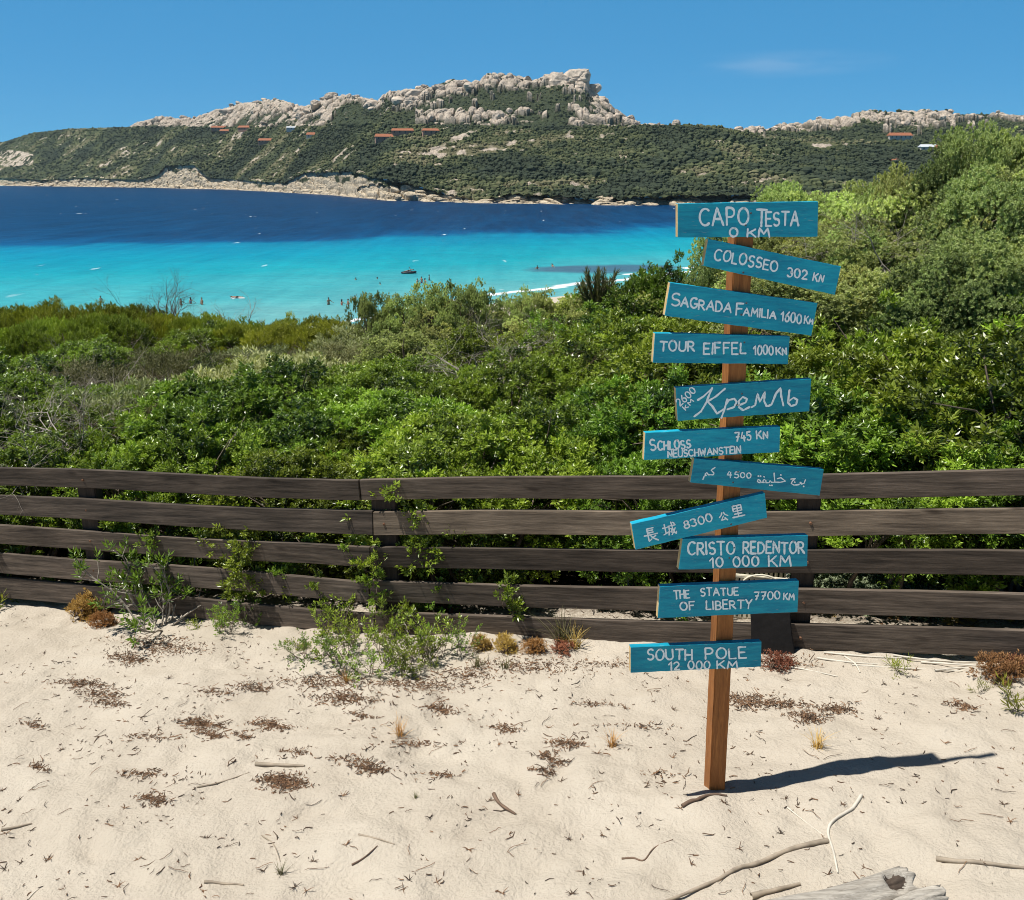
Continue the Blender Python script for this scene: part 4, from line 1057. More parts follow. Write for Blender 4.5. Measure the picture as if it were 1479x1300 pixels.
def build_sign():
    root = empty('signpost', Vector(POST0)); O = Vector(POST0)
    tag(root, 'wooden post nailed full of blue boards hand lettered with far places and distances', 'signpost')
    # post: the front face stands just behind the boards
    PW, PD = 0.066, 0.070
    top = uv(on_plane(1077, 300, -BT)); bot = uv(on_plane(1036, 1146, -BT))
    bm = bmesh.new(); secs = []
    nz = 26
    for i in range(nz + 1):
        s = i / nz; c = bot + (top - bot) * s; zz = -0.25 + (top[1] + 0.25 - 0.02) * s
        cx = bot[0] + (top[0] - bot[0]) * ((zz - bot[1]) / (top[1] - bot[1]))
        j = lambda: random.uniform(-.0008, .0008)
        secs.append([bm.verts.new(from_uv(cx + a + j(), zz, -BT - 0.001 + b + j())) for a, b in ((-PW / 2, 0), (PW / 2, 0), (PW / 2, -PD), (-PW / 2, -PD))])
    for a, b in zip(secs[:-1], secs[1:]):
        for i in range(4): bm.faces.new((a[i], a[(i + 1) % 4], b[(i + 1) % 4], b[i]))
    bm.faces.new(secs[0][::-1]); bm.faces.new(secs[-1])
    bmesh.ops.recalc_face_normals(bm, faces=bm.faces[:])
    ed = [e for e in bm.edges if len(e.link_faces) == 2 and e.calc_face_angle(0) > 0.9]
    bmesh.ops.bevel(bm, geom=ed, offset=0.003, segments=2, affect='EDGES')
    local(bm, O); bm_obj('post', bm, M['postwood'], root)
    mpp = 3.75 / F
    for k, (txt, q, strokes) in enumerate(BOARDS):
        qq = [uv(on_plane(*p)) for p in q]
        bm = solid_quad(qq, 0.0, BT, seed=k); local(bm, O)
        b = bm_obj('sign_board', bm, [M['blue'], M['endwood']], root)
        tag(b, 'blue board lettered ' + txt)
        d = float(np.linalg.norm(on_plane(*q[0]) - CAM)); rs = random.Random(k)
        for rid in sorted({s_[2] for s_ in strokes}):           # each painted word or number
            bm = bmesh.new()
            for i, (st, w, r_) in enumerate(strokes):
                if r_ == rid: ribbon(bm, [uv(on_plane(*p)) for p in st], w * d / F * 0.96, 0.0007 + 0.00006 * i, rs)
            local(bm, O)
            me = bpy.data.meshes.new('lettering'); bm.to_mesh(me); bm.free(); me.materials.append(M['letter'])
            link('lettering', me, b)
        # two nails into the post
        c = (qq[0] + qq[1] + qq[2] + qq[3]) / 4
        zc = c[1]; cx = bot[0] + (top[0] - bot[0]) * ((zc - bot[1]) / (top[1] - bot[1]))
        for dz in (-0.018, 0.022):
            bm = bmesh.new(); bmesh.ops.create_uvsphere(bm, u_segments=8, v_segments=5, radius=0.0036)
            for v in bm.verts: v.co = Vector(from_uv(cx + random.uniform(-.012, .012) * 0 + v.co.x + dz * .4, zc + dz + v.co.z, 0.0005 + v.co.y * 0.4)) - O
            bm_obj('nail', bm, M['nail'], b, smooth=True)
build_sign()

# ------------------------------------------------------------------ fence of dark weathered rails
M['rail'] = wood_mat('weathered_dark_rail', (0.024, 0.019, 0.015), (0.150, 0.120, 0.096), 0.85, 3.2, (0.8, 16, 16), 0.006, True, rot=0.32, obj_var=0.35)
M['railpale'] = wood_mat('weathered_grey_rail', (0.060, 0.046, 0.034), (0.250, 0.200, 0.150), 0.85, 3.2, (0.8, 16, 16), 0.006, True, rot=0.32)
M['fpost'] = wood_mat('dark_fence_post', (0.025, 0.019, 0.015), (0.060, 0.046, 0.035), 0.85, 3.0, (14, 14, 1), 0.004, False)
M['bolt'] = simple('rusty_bolt', (0.16, 0.08, 0.045), 0.7, 0.3, 60, 0.2, 0.001)
FR = (2.60, 4.46); FM = (-0.91, 5.55); FL = (-3.77, 6.58)
def fence_y(x):
    return np.interp(x, [-9, FL[0], FM[0], FR[0], 9], [FL[1] + (9 + FL[0]) * 0.36, FL[1], FM[1], FR[1], FR[1] - (9 - FR[0]) * 0.31])
RAILS_L = [((674, 700), (692, 722)), ((715, 742), (738, 772)), ((757, 785), (790, 820)), ((796, 825), (840, 869)), ((833, 862), (886, 914))]
RAILS_R = [((692, 722), (678, 717)), ((739, 772), (735, 771)), ((790, 820), (795, 832)), ((839, 869), (856, 895)), ((884, 914), (910, 950))]
JOIN = [(536, .0), (553, .0), (548, .0), (543, .0), (550, .0)]
def build_fence():
    root = empty('rail_fence', (FM[0], FM[1], -0.4)); O = Vector(root.location)
    tag(root, 'low fence of five dark weathered horizontal rails between the sand and the scrub', 'fence')
    def fpoint(A, B, s): return A[0] + (B[0] - A[0]) * s, A[1] + (B[1] - A[1]) * s
    def rail(A, B, zA, zB, s0, s1, seed, th=0.028):
        rs = random.Random(seed); n = 34
        dx, dy = B[0] - A[0], B[1] - A[1]; l = math.hypot(dx, dy); nx, ny = dy / l, -dx / l
        if ny > 0: nx, ny = -nx, -ny
        bm = bmesh.new(); secs = []
        lean = rs.uniform(-.005, .008); wv = rs.uniform(0, 9)
        for i in range(n + 1):
            s = s0 + (s1 - s0) * i / n; x, y = fpoint(A, B, s)
            zt = zA[0] + (zB[0] - zA[0]) * s; zb = zA[1] + (zB[1] - zA[1]) * s
            sag = 0.007 * math.sin(wv + i * 0.35) + rs.uniform(-.0012, .0012); wo = 0.006 * math.sin(wv * 2 + i * .23)
            secs.append([bm.verts.new((x + nx * o, y + ny * o, z + sag)) for o, z in ((th / 2 + wo + lean, zt), (th / 2 + wo - lean, zb), (-th / 2 + wo - lean, zb), (-th / 2 + wo + lean, zt))])
        for a, b in zip(secs[:-1], secs[1:]):
            for i in range(4): bm.faces.new((a[i], a[(i + 1) % 4], b[(i + 1) % 4], b[i]))
        bm.faces.new(secs[0][::-1]); bm.faces.new(secs[-1])
        bmesh.ops.recalc_face_normals(bm, faces=bm.faces[:])
        ed = [e for e in bm.edges if len(e.link_faces) == 2 and e.calc_face_angle(0) > 0.9]
        bmesh.ops.bevel(bm, geom=ed, offset=0.003, segments=1, affect='EDGES')
        local(bm, O); bm_obj('rail', bm, M['railpale' if seed == 21 else 'rail'], root)
    for i in range(5):
        jx = (JOIN[i][0] - 536) / F * 6.0
        (lt, lb), (mt, mb) = RAILS_L[i]
        sJ = 1 + jx / (FM[0] - FL[0])
        rail(FL, FM, (z_at(lt, FL[1]), z_at(lb, FL[1])), (z_at(mt, FM[1]), z_at(mb, FM[1])), -0.75, sJ - 0.001, i)
        (mt, mb), (rt, rb) = RAILS_R[i]
        rail(FM, FR, (z_at(mt, FM[1]), z_at(mb, FM[1])), (z_at(rt, FR[1]), z_at(rb, FR[1])), jx / (FR[0] - FM[0]) + 0.001, 1.6, 20 + i)
    for px, w, top in ((134, .15, 696), (557, .165, 700), (1147, .12, 700), (-330, .15, 690), (1700, .15, 690)):
        # find the fence line under this column
        lo, hi = -8.0, 8.0
        for _ in range(50):
            mid = (lo + hi) / 2; y = float(fence_y(mid)); z = -0.2
            if float(x_at(px, y, z)) > mid: lo = mid
            else: hi = mid
        x = lo; y = float(fence_y(x)); g = float(g_z(np.array([x]), np.array([y]))[0]); zt = float(z_at(top, y))
        bm = bmesh.new(); box_bm(bm, -w / 2, w / 2, 0.024, 0.10, g - 0.3, zt)
        a = math.atan2(-1.06, 3.2)
        bmesh.ops.rotate(bm, verts=bm.verts[:], cent=(0, 0, 0), matrix=Matrix.Rotation(a, 3, 'Z'))
        for v in bm.verts: v.co += Vector((x, y, 0)) - O
        bm_obj('fence_post', bm, M['fpost'], root, bevel=0.006)
        for k_ in range(5):                                        # the bolt heads that hold the rails
            la = RAILS_L if x < FM[0] else RAILS_R; e0, e1 = la[k_]; A_, B_ = (FL, FM) if x < FM[0] else (FM, FR)
            s_ = (x - A_[0]) / (B_[0] - A_[0]); zz = float(z_at(sum(e0) / 2, A_[1])) * (1 - s_) + float(z_at(sum(e1) / 2, B_[1])) * s_
            bm = bmesh.new(); bmesh.ops.create_cone(bm, cap_ends=True, segments=8, radius1=.009, radius2=.007, depth=.012)
            bmesh.ops.rotate(bm, verts=bm.verts[:], cent=(0, 0, 0), matrix=Matrix.Rotation(R(90), 3, 'X'))
            nx_, ny_ = -.31, -.95
            for v in bm.verts: v.co += Vector((x + .02 + nx_ * .022, y + ny_ * .022, zz)) - O
            bm_obj('bolt', bm, M['bolt'], root)
build_fence()

# ------------------------------------------------------------------ leaves
def sprigs(P, A, m, L, W, spread, along, rng, lift=0.25, jl=0.35):
    """leaf quads: P sprig bases (N,3), A sprig axes (N,3), m leaves each; returns V, F"""
    N = len(P)
    A = A / np.linalg.norm(A, axis=1, keepdims=True)
    ref = np.where(np.abs(A[:, 2:3]) > 0.9, np.array([[1.0, 0, 0]]), np.array([[0, 0, 1.0]]))
    B = np.cross(A, ref); B /= np.linalg.norm(B, axis=1, keepdims=True); C = np.cross(A, B)
    th = np.arange(m)[None, :] * 2.39996 + rng.uniform(0, 6.28, (N, 1)) + rng.uniform(-.4, .4, (N, m))
    sp = spread * (1 + rng.uniform(-.3, .3, (N, m)))
    q = (np.arange(m) / max(1, m - 1))[None, :] * np.ones((N, 1))
    sp = sp * (1.25 - 0.75 * q)
    Rd = B[:, None] * np.cos(th)[..., None] + C[:, None] * np.sin(th)[..., None]
    D = A[:, None] * np.cos(sp)[..., None] + Rd * np.sin(sp)[..., None]
    S = np.cross(A[:, None], Rd)
    l = L * (1 + rng.uniform(-jl, jl, (N, m)))[..., None]; w = W * (1 + rng.uniform(-.25, .25, (N, m)))[..., None]
    base = P[:, None] + A[:, None] * (q * along)[..., None]
    up = np.cross(S, D)
    tw = rng.uniform(-.7, .7, (N, m))[..., None]; Sx = S * np.cos(tw) + up * np.sin(tw)
    v0 = base; v1 = base + D * l * .5 + Sx * w * .5 + up * w * lift; v2 = base + D * l; v3 = base + D * l * .5 - Sx * w * .5 + up * w * lift
    V = np.stack([v0, v1, v2, v3], 2).reshape(-1, 3)
    n = N * m
    Fc = np.arange(n * 4).reshape(n, 4)
    return V, Fc, q.ravel()

def lobes_for(rng, R0, H, n):
    """ellipsoid lobes making up a crown of radius R0 and height H"""
    c = []; r = []
    for i in range(n):
        a = rng.uniform(0, 6.28); rr = R0 * 0.72 * math.sqrt(rng.random()); hz = H * (0.30 + 0.42 * rng.random() * (1 - 0.5 * (rr / R0) ** 2))
        s = R0 * rng.choice([rng.uniform(0.17, 0.28), rng.uniform(0.30, 0.48)])
        c.append((rr * math.cos(a), rr * math.sin(a), min(hz, H - s * .8))); r.append((s, s, s * rng.uniform(.75, 1.05)))
    return np.array(c), np.array(r)

def crown_points(rng, C, Rr, n, depth, zmin, clump=0.085, per=14):
    """shoots gathered in clumps over the lobes of a crown"""
    nc = int(n / per * 1.5)
    vol = Rr[:, 0] ** 2; k = rng.choice(len(C), nc, p=vol / vol.sum())
    d = rng.standard_normal((nc, 3)); d[:, 2] = d[:, 2] + 0.35; d /= np.linalg.norm(d, axis=1, keepdims=True)
    f = 1 - depth * rng.random(nc) ** 1.7
    f = f + (rng.random(nc) < .10) * rng.uniform(.05, .22, nc)
    P = C[k] + d * Rr[k] * f[:, None]
    inside = np.zeros(nc)
    for c, r in zip(C, Rr):
        q = np.sqrt((((P - c) / r) ** 2).sum(1)); inside = np.maximum(inside, 1 - q)
    keep = (inside < 0.14 + depth * 0.45) & (P[:, 2] > zmin)
    P, d, f, inside = P[keep], d[keep], f[keep], inside[keep]
    m = len(P); rc = clump * rng.uniform(.6, 1.35, m)
    e = rng.standard_normal((m, per, 3)); e /= np.linalg.norm(e, axis=2, keepdims=True)
    e = e + d[:, None] * .75 + np.array([0, 0, .35]); e /= np.linalg.norm(e, axis=2, keepdims=True)
    r2 = rng.uniform(.45, 1.05, (m, per, 1))
    PP = P[:, None] + e * rc[:, None, None] * r2
    rep_ = lambda v: np.repeat(v, per)
    ff = np.clip(f, 0, 1)
    return PP.reshape(-1, 3), e.reshape(-1, 3), np.clip(rep_(ff) - .25 * (1 - r2.ravel()), 0, 1), rep_(inside)

def stems_mesh(rng, C, Rr, name, mat, n_extra=2, r0=0.014):
    tb = TB(3)
    for c, r in zip(C, Rr):
        b = np.array([c[0] * .25 + rng.uniform(-.08, .08), c[1] * .25 + rng.uniform(-.08, .08), -0.15])
        mid = b + (c - b) * 0.55 + rng.uniform(-.1, .1, 3)
        tb.tube([b, mid, c], [r0 * 1.6, r0 * 1.2, r0 * .7], 0.5)
        for _ in range(n_extra + 3):
            d = rng.standard_normal(3); d[2] = abs(d[2]) * .9; d /= np.linalg.norm(d)
            tb.tube([c * .6 + mid * .4, c + d * r * .5 + rng.uniform(-.03, .03, 3), c + d * r * 1.0], [r0 * .6, r0 * .42, r0 * .2], 0.5)
    return tb.mesh(name, mat)

def bush_proto(seed, R0, H, n_lobes, n_spr, leaf, m, L, W, spread, along, mat, depth=0.5, upbias=0.5, stem='stem', tintlo=0.0, outward=0.7, zmin=0.06, clump=0.085, per=14):
    rng = np.random.default_rng(seed)
    C, Rr = lobes_for(rng, R0, H, n_lobes)
    P, Nn, f, ins = crown_points(rng, C, Rr, n_spr, depth, zmin, clump, per)
    A = Nn * outward + np.array([[0, 0, upbias]]) + rng.standard_normal(P.shape) * 0.32
    V, Fc, q = sprigs(P, A, m, L, W, spread, along, rng)
    # fresh growth at the shoot tips; inner leaves coloured darker for age and crown shade
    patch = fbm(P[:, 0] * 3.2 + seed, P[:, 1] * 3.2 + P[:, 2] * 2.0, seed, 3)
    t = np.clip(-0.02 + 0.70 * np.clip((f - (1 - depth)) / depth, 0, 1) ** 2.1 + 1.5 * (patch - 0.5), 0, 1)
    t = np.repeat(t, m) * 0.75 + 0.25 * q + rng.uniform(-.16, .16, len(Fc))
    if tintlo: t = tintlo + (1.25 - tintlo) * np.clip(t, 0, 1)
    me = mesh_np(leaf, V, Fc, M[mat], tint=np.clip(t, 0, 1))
    return me, stems_mesh(rng, C, Rr, 'branches', M[stem]), float(np.quantile(V[:, 2], 0.998))

PROTO = {}
def P_(kind, *a, **k): PROTO.setdefault(kind, []).append(bush_proto(*a, **k))
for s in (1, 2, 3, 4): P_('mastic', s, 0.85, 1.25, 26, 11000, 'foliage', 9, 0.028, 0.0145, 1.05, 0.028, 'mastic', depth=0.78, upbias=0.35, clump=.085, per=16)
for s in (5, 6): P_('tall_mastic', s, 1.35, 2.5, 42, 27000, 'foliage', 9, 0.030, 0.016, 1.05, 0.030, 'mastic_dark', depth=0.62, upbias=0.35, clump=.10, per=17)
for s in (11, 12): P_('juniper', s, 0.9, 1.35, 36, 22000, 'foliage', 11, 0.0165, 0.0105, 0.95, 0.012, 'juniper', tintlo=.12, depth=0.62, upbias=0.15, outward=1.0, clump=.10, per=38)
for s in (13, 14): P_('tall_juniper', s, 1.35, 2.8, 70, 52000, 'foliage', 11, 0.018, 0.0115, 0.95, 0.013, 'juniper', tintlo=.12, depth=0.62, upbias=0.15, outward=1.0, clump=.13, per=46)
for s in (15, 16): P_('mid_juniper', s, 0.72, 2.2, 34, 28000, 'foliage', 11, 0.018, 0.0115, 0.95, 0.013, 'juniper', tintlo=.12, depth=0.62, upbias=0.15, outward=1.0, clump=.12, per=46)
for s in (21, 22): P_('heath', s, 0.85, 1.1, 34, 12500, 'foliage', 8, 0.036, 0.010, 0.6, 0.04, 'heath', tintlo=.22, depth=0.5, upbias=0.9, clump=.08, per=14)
for s in (31, 32): P_('sage', s, 0.75, 1.0, 22, 8500, 'foliage', 8, 0.038, 0.012, 0.8, 0.045, 'sage', tintlo=.12, depth=0.6, upbias=0.9)
for s in (41, 42): P_('dusky', s, 0.8, 1.15, 18, 4200, 'foliage', 8, 0.040, 0.010, 0.7, 0.08, 'dusky', depth=0.7, upbias=1.0, stem='dead')
for s in (51,): P_('silver', s, 0.42, 0.34, 16, 5200, 'foliage', 8, 0.022, 0.012, 0.9, 0.018, 'silver', depth=0.4, upbias=0.5)
for s in (61,): P_('straw', s, 0.35, 0.26, 12, 1800, 'foliage', 8, 0.035, 0.010, 0.9, 0.03, 'straw', depth=0.6, upbias=0.6, stem='deadbrown')

def twig_tree(tb, rng, p, d, l, r, depth, droop=0.0, spread=0.6, tint=0.5):
    n = 4; pts = [p]; rad = [r]
    for i in range(n):
        d = d + rng.standard_normal(3) * 0.16 + np.array([0, 0, -droop]); d = d / np.linalg.norm(d)
        p = p + d * l / n; pts.append(p); rad.append(r * (1 - 0.45 * (i + 1) / n))
    tb.tube(pts, rad, tint)
    if depth == 0: return
    for i in range(1, n + 1):
        for _ in range(1 if i < n else 2):
            if i < n and rng.random() < 0.25: continue
            dd = d + rng.standard_normal(3) * spread; dd /= np.linalg.norm(dd)
            twig_tree(tb, rng, pts[i], dd, l * rng.uniform(.45, .72), rad[i] * 0.62, depth - 1, droop, spread, tint)
def brush_proto(seed, mat, n=7, l=0.6, up=0.5, depth=3, r=0.011):
    rng = np.random.default_rng(seed); tb = TB(3)
    for i in range(n):
        a = rng.uniform(0, 6.28); d = np.array([math.cos(a), math.sin(a), rng.uniform(.2, 1.1) * up * 2]); d /= np.linalg.norm(d)
        twig_tree(tb, rng, np.array([rng.uniform(-.15, .15), rng.uniform(-.15, .15), -0.1]), d, l * rng.uniform(.7, 1.2), r, depth, spread=0.7)
    return tb.mesh('twigs', M[mat])
BRUSH = [brush_proto(71, 'dead', 9, 0.62, 0.5), brush_proto(72, 'dead', 9, 0.62, 0.45), brush_proto(73, 'deadbrown', 9, 0.6, 0.6)]

# ------------------------------------------------------------------ planting the scrub
SKY = [(-200, 458), (0, 447), (60, 440), (150, 438), (200, 453), (260, 448), (330, 459), (400, 463), (450, 466), (500, 468), (530, 458), (560, 448), (600, 438), (640, 426), (690, 432), (730, 427), (760, 420), (800, 427), (850, 410), (905, 412), (945, 380), (990, 366), (1010, 360), (1060, 325), (1120, 282), (1160, 274), (1200, 270), (1260, 280), (1310, 276), (1340, 246), (1390, 228), (1420, 196), (1479, 186), (1700, 172)]
LAST = [(-200, 24), (250, 23), (420, 19), (520, 15.5), (700, 14.5), (900, 13.5), (1000, 13), (1150, 12), (1300, 11), (1479, 10.2), (1700, 10)]
KIND_TEXT = {
 'mastic': ('mastic_bush', 'bush', 'glossy green leafy bush in the dense scrub behind the rail fence', 'glossy green bushes behind the fence'),
 'tall_mastic': ('mastic_bush', 'bush', 'tall shade-darkened glossy leafy bush towering behind the right part of the fence', 'tall glossy bushes behind the right part of the fence'),
 'juniper': ('juniper_bush', 'bush', 'pale yellowish green juniper bush along the top of the scrub, against the sea', 'pale juniper bushes along the top of the scrub'),
 'mid_juniper': ('juniper_tree', 'juniper', 'slender pale green juniper in the tall mass behind the signpost', 'slender pale junipers behind the signpost'),
 'tall_juniper': ('juniper_tree', 'juniper', 'tall pale green juniper mounding up behind the signpost against the far hill', 'tall pale junipers behind the signpost'),
 'heath': ('heath_bush', 'bush', 'bright yellow green fine leaved bush in front of the turquoise water', 'fine leaved bushes in front of the water'),
 'sage': ('sage_bush', 'bush', 'soft grey green bush among the glossy bushes behind the fence', 'soft grey green bushes behind the fence'),
 'dusky': ('thorn_bush', 'bush', 'half dead dull olive bush with bare grey stems on the slope', 'half dead olive bushes on the slope'),
}
def plant(kind, px, d, ytop, wscale=1.0, label=None, group=True, rz=None):
    ftop = float(z_at(ytop, d)); x = float(x_at(px, d, ftop)); g = float(g_base(x, d))
    i = random.randrange(len(PROTO[kind])); fol, stm, H0 = PROTO[kind][i]
    h = ftop - g; s = h / H0
    sxy = min(max(s, 0.8), 1.3) * wscale
    nm, cat, lab, grp = KIND_TEXT.get(kind, ('low_bush', 'bush', label, None))
    t = empty(nm, (x, d, g), random.uniform(0, 6.28) if rz is None else rz); t.scale = (sxy, sxy, s)
    tag(t, label or lab, cat, grp if group and not label else None)
    link('foliage', fol, t); link('branches', stm, t)
    return t

random.seed(23)
FR_ = [0, .17, .36, .56, .78, 1.0]
def species(px, f, ytop):
    r = random.random()
    if px < 170 and f > .95: return 'heath'
    if px < 420 and .30 < f < .9: return 'dusky' if r < .45 else ('sage' if r < .68 else ('heath' if r < .78 else 'mastic'))
    if px < 460 and f >= .9: return 'heath' if r < .7 else 'juniper'
    if px < 150 and f < .3: return 'mastic' if r < .7 else 'sage'
    if px < 430 and .1 < f <= .35: return 'sage' if r < .5 else 'mastic'
    if 400 < px < 640 and f > .75: return 'juniper' if r < .7 else 'sage'
    if 560 < px < 1010 and f > .93: return 'juniper' if r < .5 else 'mastic'
    if px > 1010 and ytop < 400: return 'juniper'
    return 'mastic'
for k, f in enumerate(FR_):
    px = -190.0 + 40 * (k % 2)
    while px < 1660:
        # distance of the fence at this column
        yf = float(np.interp(px, [-200, 0, 530, 1479, 1700], [7.1, 6.58, 5.55, 4.46, 4.25]))
        dl = float(interp(LAST, px)); d0 = yf + 1.0
        d = d0 * (dl / d0) ** f * random.uniform(.97, 1.03)
        d = max(d, d0)
        hw = 0.42 * F / (d * CP + 1)
        sky = max(float(interp(SKY, px + q * hw)) for q in (-1, -.5, 0, .5)) + 4; y0 = 612 if px < 1100 else 590
        yt = y0 + (sky - y0) * f ** 0.78 + random.uniform(-42, 26) * (1 - f ** 2) + random.uniform(0, 6) * f
        kind = species(px, f, yt)
        h = float(z_at(yt, d)) - float(g_base(float(x_at(px, d, 0)), d))
        if h > 1.75: kind = 'mid_juniper' if (kind == 'juniper') else ('tall_mastic' if f < .8 else 'mid_juniper')
        plant(kind, px, d, yt, random.uniform(1.0, 1.35))
        wid = {'tall_mastic': 1.6, 'mid_juniper': 1.0}.get(kind, 1.08)
        px += wid * F / (d * CP + 2.5 * SP) * random.uniform(.9, 1.25) * 1.08

# individual plants that stand out of the scrub
def canopy_pos(px, py):
    """distance and canopy height of the scrub surface seen at a pixel"""
    sky = float(interp(SKY, px)); y0 = 612 if px < 1100 else 590
    f = max(0.02, min(1, (y0 - py) / (y0 - sky))) ** (1 / .78)
    yf = float(np.interp(px, [-200, 0, 530, 1479, 1700], [7.1, 6.58, 5.55, 4.46, 4.25])); d0 = yf + 1.0
    return d0 * (float(interp(LAST, px)) / d0) ** f
for px, py, dd, ws in [(10, 449, 21, 1.2), (60, 442, 20, 1.25), (115, 441, 20, 1.3), (165, 444, 20, 1.2), (215, 456, 19, 1.0), (35, 462, 17, 1.2), (120, 458, 17, 1.2), (280, 455, 19, 1.0), (330, 463, 18, 1.0), (385, 465, 17, 1.0), (440, 462, 16, 1.0)]:
    plant('heath', px, dd, py, ws)
for px, py, kind, ws, lab in [(541, 424, 'juniper', .38, 'narrow pale juniper spire poking above the scrub in front of the bathers'),
                              (602, 429, 'juniper', .8, 'rounded juniper right of the narrow spire, against the shallow water'),
                              (657, 409, 'juniper', .6, 'small peaked juniper left of the white foam line'),
                              (748, 418, 'juniper', .6, 'small juniper sprig just right of the white foam line'),
                              (800, 420, 'juniper', .7, 'juniper tuft left of the dark spiky plant'),
                              (912, 404, 'juniper', 1.0, 'pale juniper right of the dark spiky plant'),
                              (962, 378, 'mastic', .8, 'yellow green bush beside the end of the second blue board'),
                              (1112, 292, 'juniper', .9, 'rounded pale juniper directly behind the topmost board'),
                              (1165, 270, 'mid_juniper', .9, 'rounded pale juniper just right of the topmost board'),
                              (1212, 269, 'mid_juniper', .9, 'pale juniper at the saddle of the tall mass, under the white house'),
                              (1262, 282, 'juniper', .9, 'lower pale juniper in the dip left of the tall peak'),
                              (1308, 276, 'mid_juniper', .7, 'narrow pale juniper at the foot of the tall peak'),
                              (1345, 244, 'mid_juniper', .8, 'pale juniper on the left shoulder of the tall peak'),
                              (1392, 226, 'mid_juniper', .8, 'pale juniper midway up the tall peak'),
                              (1438, 188, 'mid_juniper', .8, 'topmost pale juniper of the tall mass at the edge of the scene'),
                              (1480, 184, 'tall_juniper', .5, 'broad pale juniper just below the topmost one'),
                              (1560, 178, 'tall_juniper', 1.0, 'tall pale juniper cut by the edge of the scene')]:
    d = float(interp(LAST, px)) * random.uniform(.96, 1.02)
    plant(kind, px, d, py, ws, label=lab)
for px, py in [(1150, 330), (1210, 335), (1270, 345), (1330, 320), (1385, 300), (1440, 265), (1490, 260), (1180, 400), (1400, 385), (1460, 350)]:
    d = canopy_pos(px, py); h = float(z_at(py - 25, d)) - float(g_base(float(x_at(px, d, 0)), d))
    plant('mid_juniper' if h > 1.5 else 'juniper', px, d, py - 10, 0.95)

for i, (px, py) in enumerate([(95, 505), (140, 545), (190, 580), (120, 595), (235, 555), (290, 525), (60, 580), (330, 505), (205, 510), (15, 475), (160, 500), (270, 480), (350, 470), (85, 470), (395, 500), (720, 470), (690, 500), (770, 505), (1285, 335), (1300, 350), (1100, 420)]):
    d = canopy_pos(px, py) * .97; z = float(z_at(py + 24, d))
    o = link('dead_brushwood', BRUSH[i % 3], None, (float(x_at(px, d, z)), d, z - .12)); o.rotation_euler = (0, 0, random.uniform(0, 6.28)); s = random.uniform(.7, 1.05); o.scale = (s, s, s * .72)
    tag(o, 'tangle of bare dead twigs in the scrub behind the fence', 'brushwood', 'tangles of dead brushwood in the scrub')

def bare_shrub(px, py_top, py_base, d, seed, label, n=6, depth=4, mat='deadbrown'):
    rng = np.random.default_rng(seed); tb = TB(3); z0 = float(z_at(py_base, d)); h = float(z_at(py_top, d)) - z0
    for i in range(n):
        a = rng.uniform(0, 6.28); dr = np.array([math.cos(a) * .45, math.sin(a) * .45, 1.0]); dr /= np.linalg.norm(dr)
        twig_tree(tb, rng, np.array([rng.uniform(-.2, .2), rng.uniform(-.2, .2), -0.25]), dr, h * rng.uniform(.55, .85), 0.016, depth, spread=0.42)
    o = link('bare_shrub', tb.mesh('bare_shrub', M[mat]), None, (float(x_at(px, d, z0)), d, z0))
    tag(o, label, 'shrub')
bare_shrub(243, 402, 470, 21, 5, 'leafless dark shrub standing up against the turquoise water', 8)
bare_shrub(338, 425, 470, 20, 6, 'smaller leafless grey shrub right of the tall bare one', 4, 3, 'dead')

def spiky(px, py_top, d, h, label):
    rng = np.random.default_rng(4); P = []; A = []; tb = TB(3)
    z0 = float(z_at(py_top, d)) - h
    for i in range(26):
        a = rng.uniform(0, 6.28); t = rng.uniform(0, .75); dr = np.array([math.cos(a) * t, math.sin(a) * t, 1]); dr /= np.linalg.norm(dr)
        l = h * rng.uniform(.7, 1.02); tb.tube([(0, 0, -.3), tuple(dr * l * .5), tuple(dr * l)], [.012, .008, .004])
        for k in range(16): P.append(dr * l * (0.25 + .75 * k / 15)); A.append(dr + rng.standard_normal(3) * .12)
    V, Fc, q = sprigs(np.array(P), np.array(A), 7, .085, .012, .55, .02, rng)
    t = empty('spiky_shrub', (float(x_at(px, d, z0)), d, z0)); tag(t, label, 'shrub')
    link('foliage', mesh_np('foliage', V, Fc, M['dusky'], tint=np.clip(q * .4 + rng.uniform(0, .3, len(q)), 0, 1)), t); link('branches', tb.mesh('branches', M['stem']), t)
spiky(863, 392, 12.6, .62, 'dark spiky shrub fanning upright on the skyline left of the topmost boards')

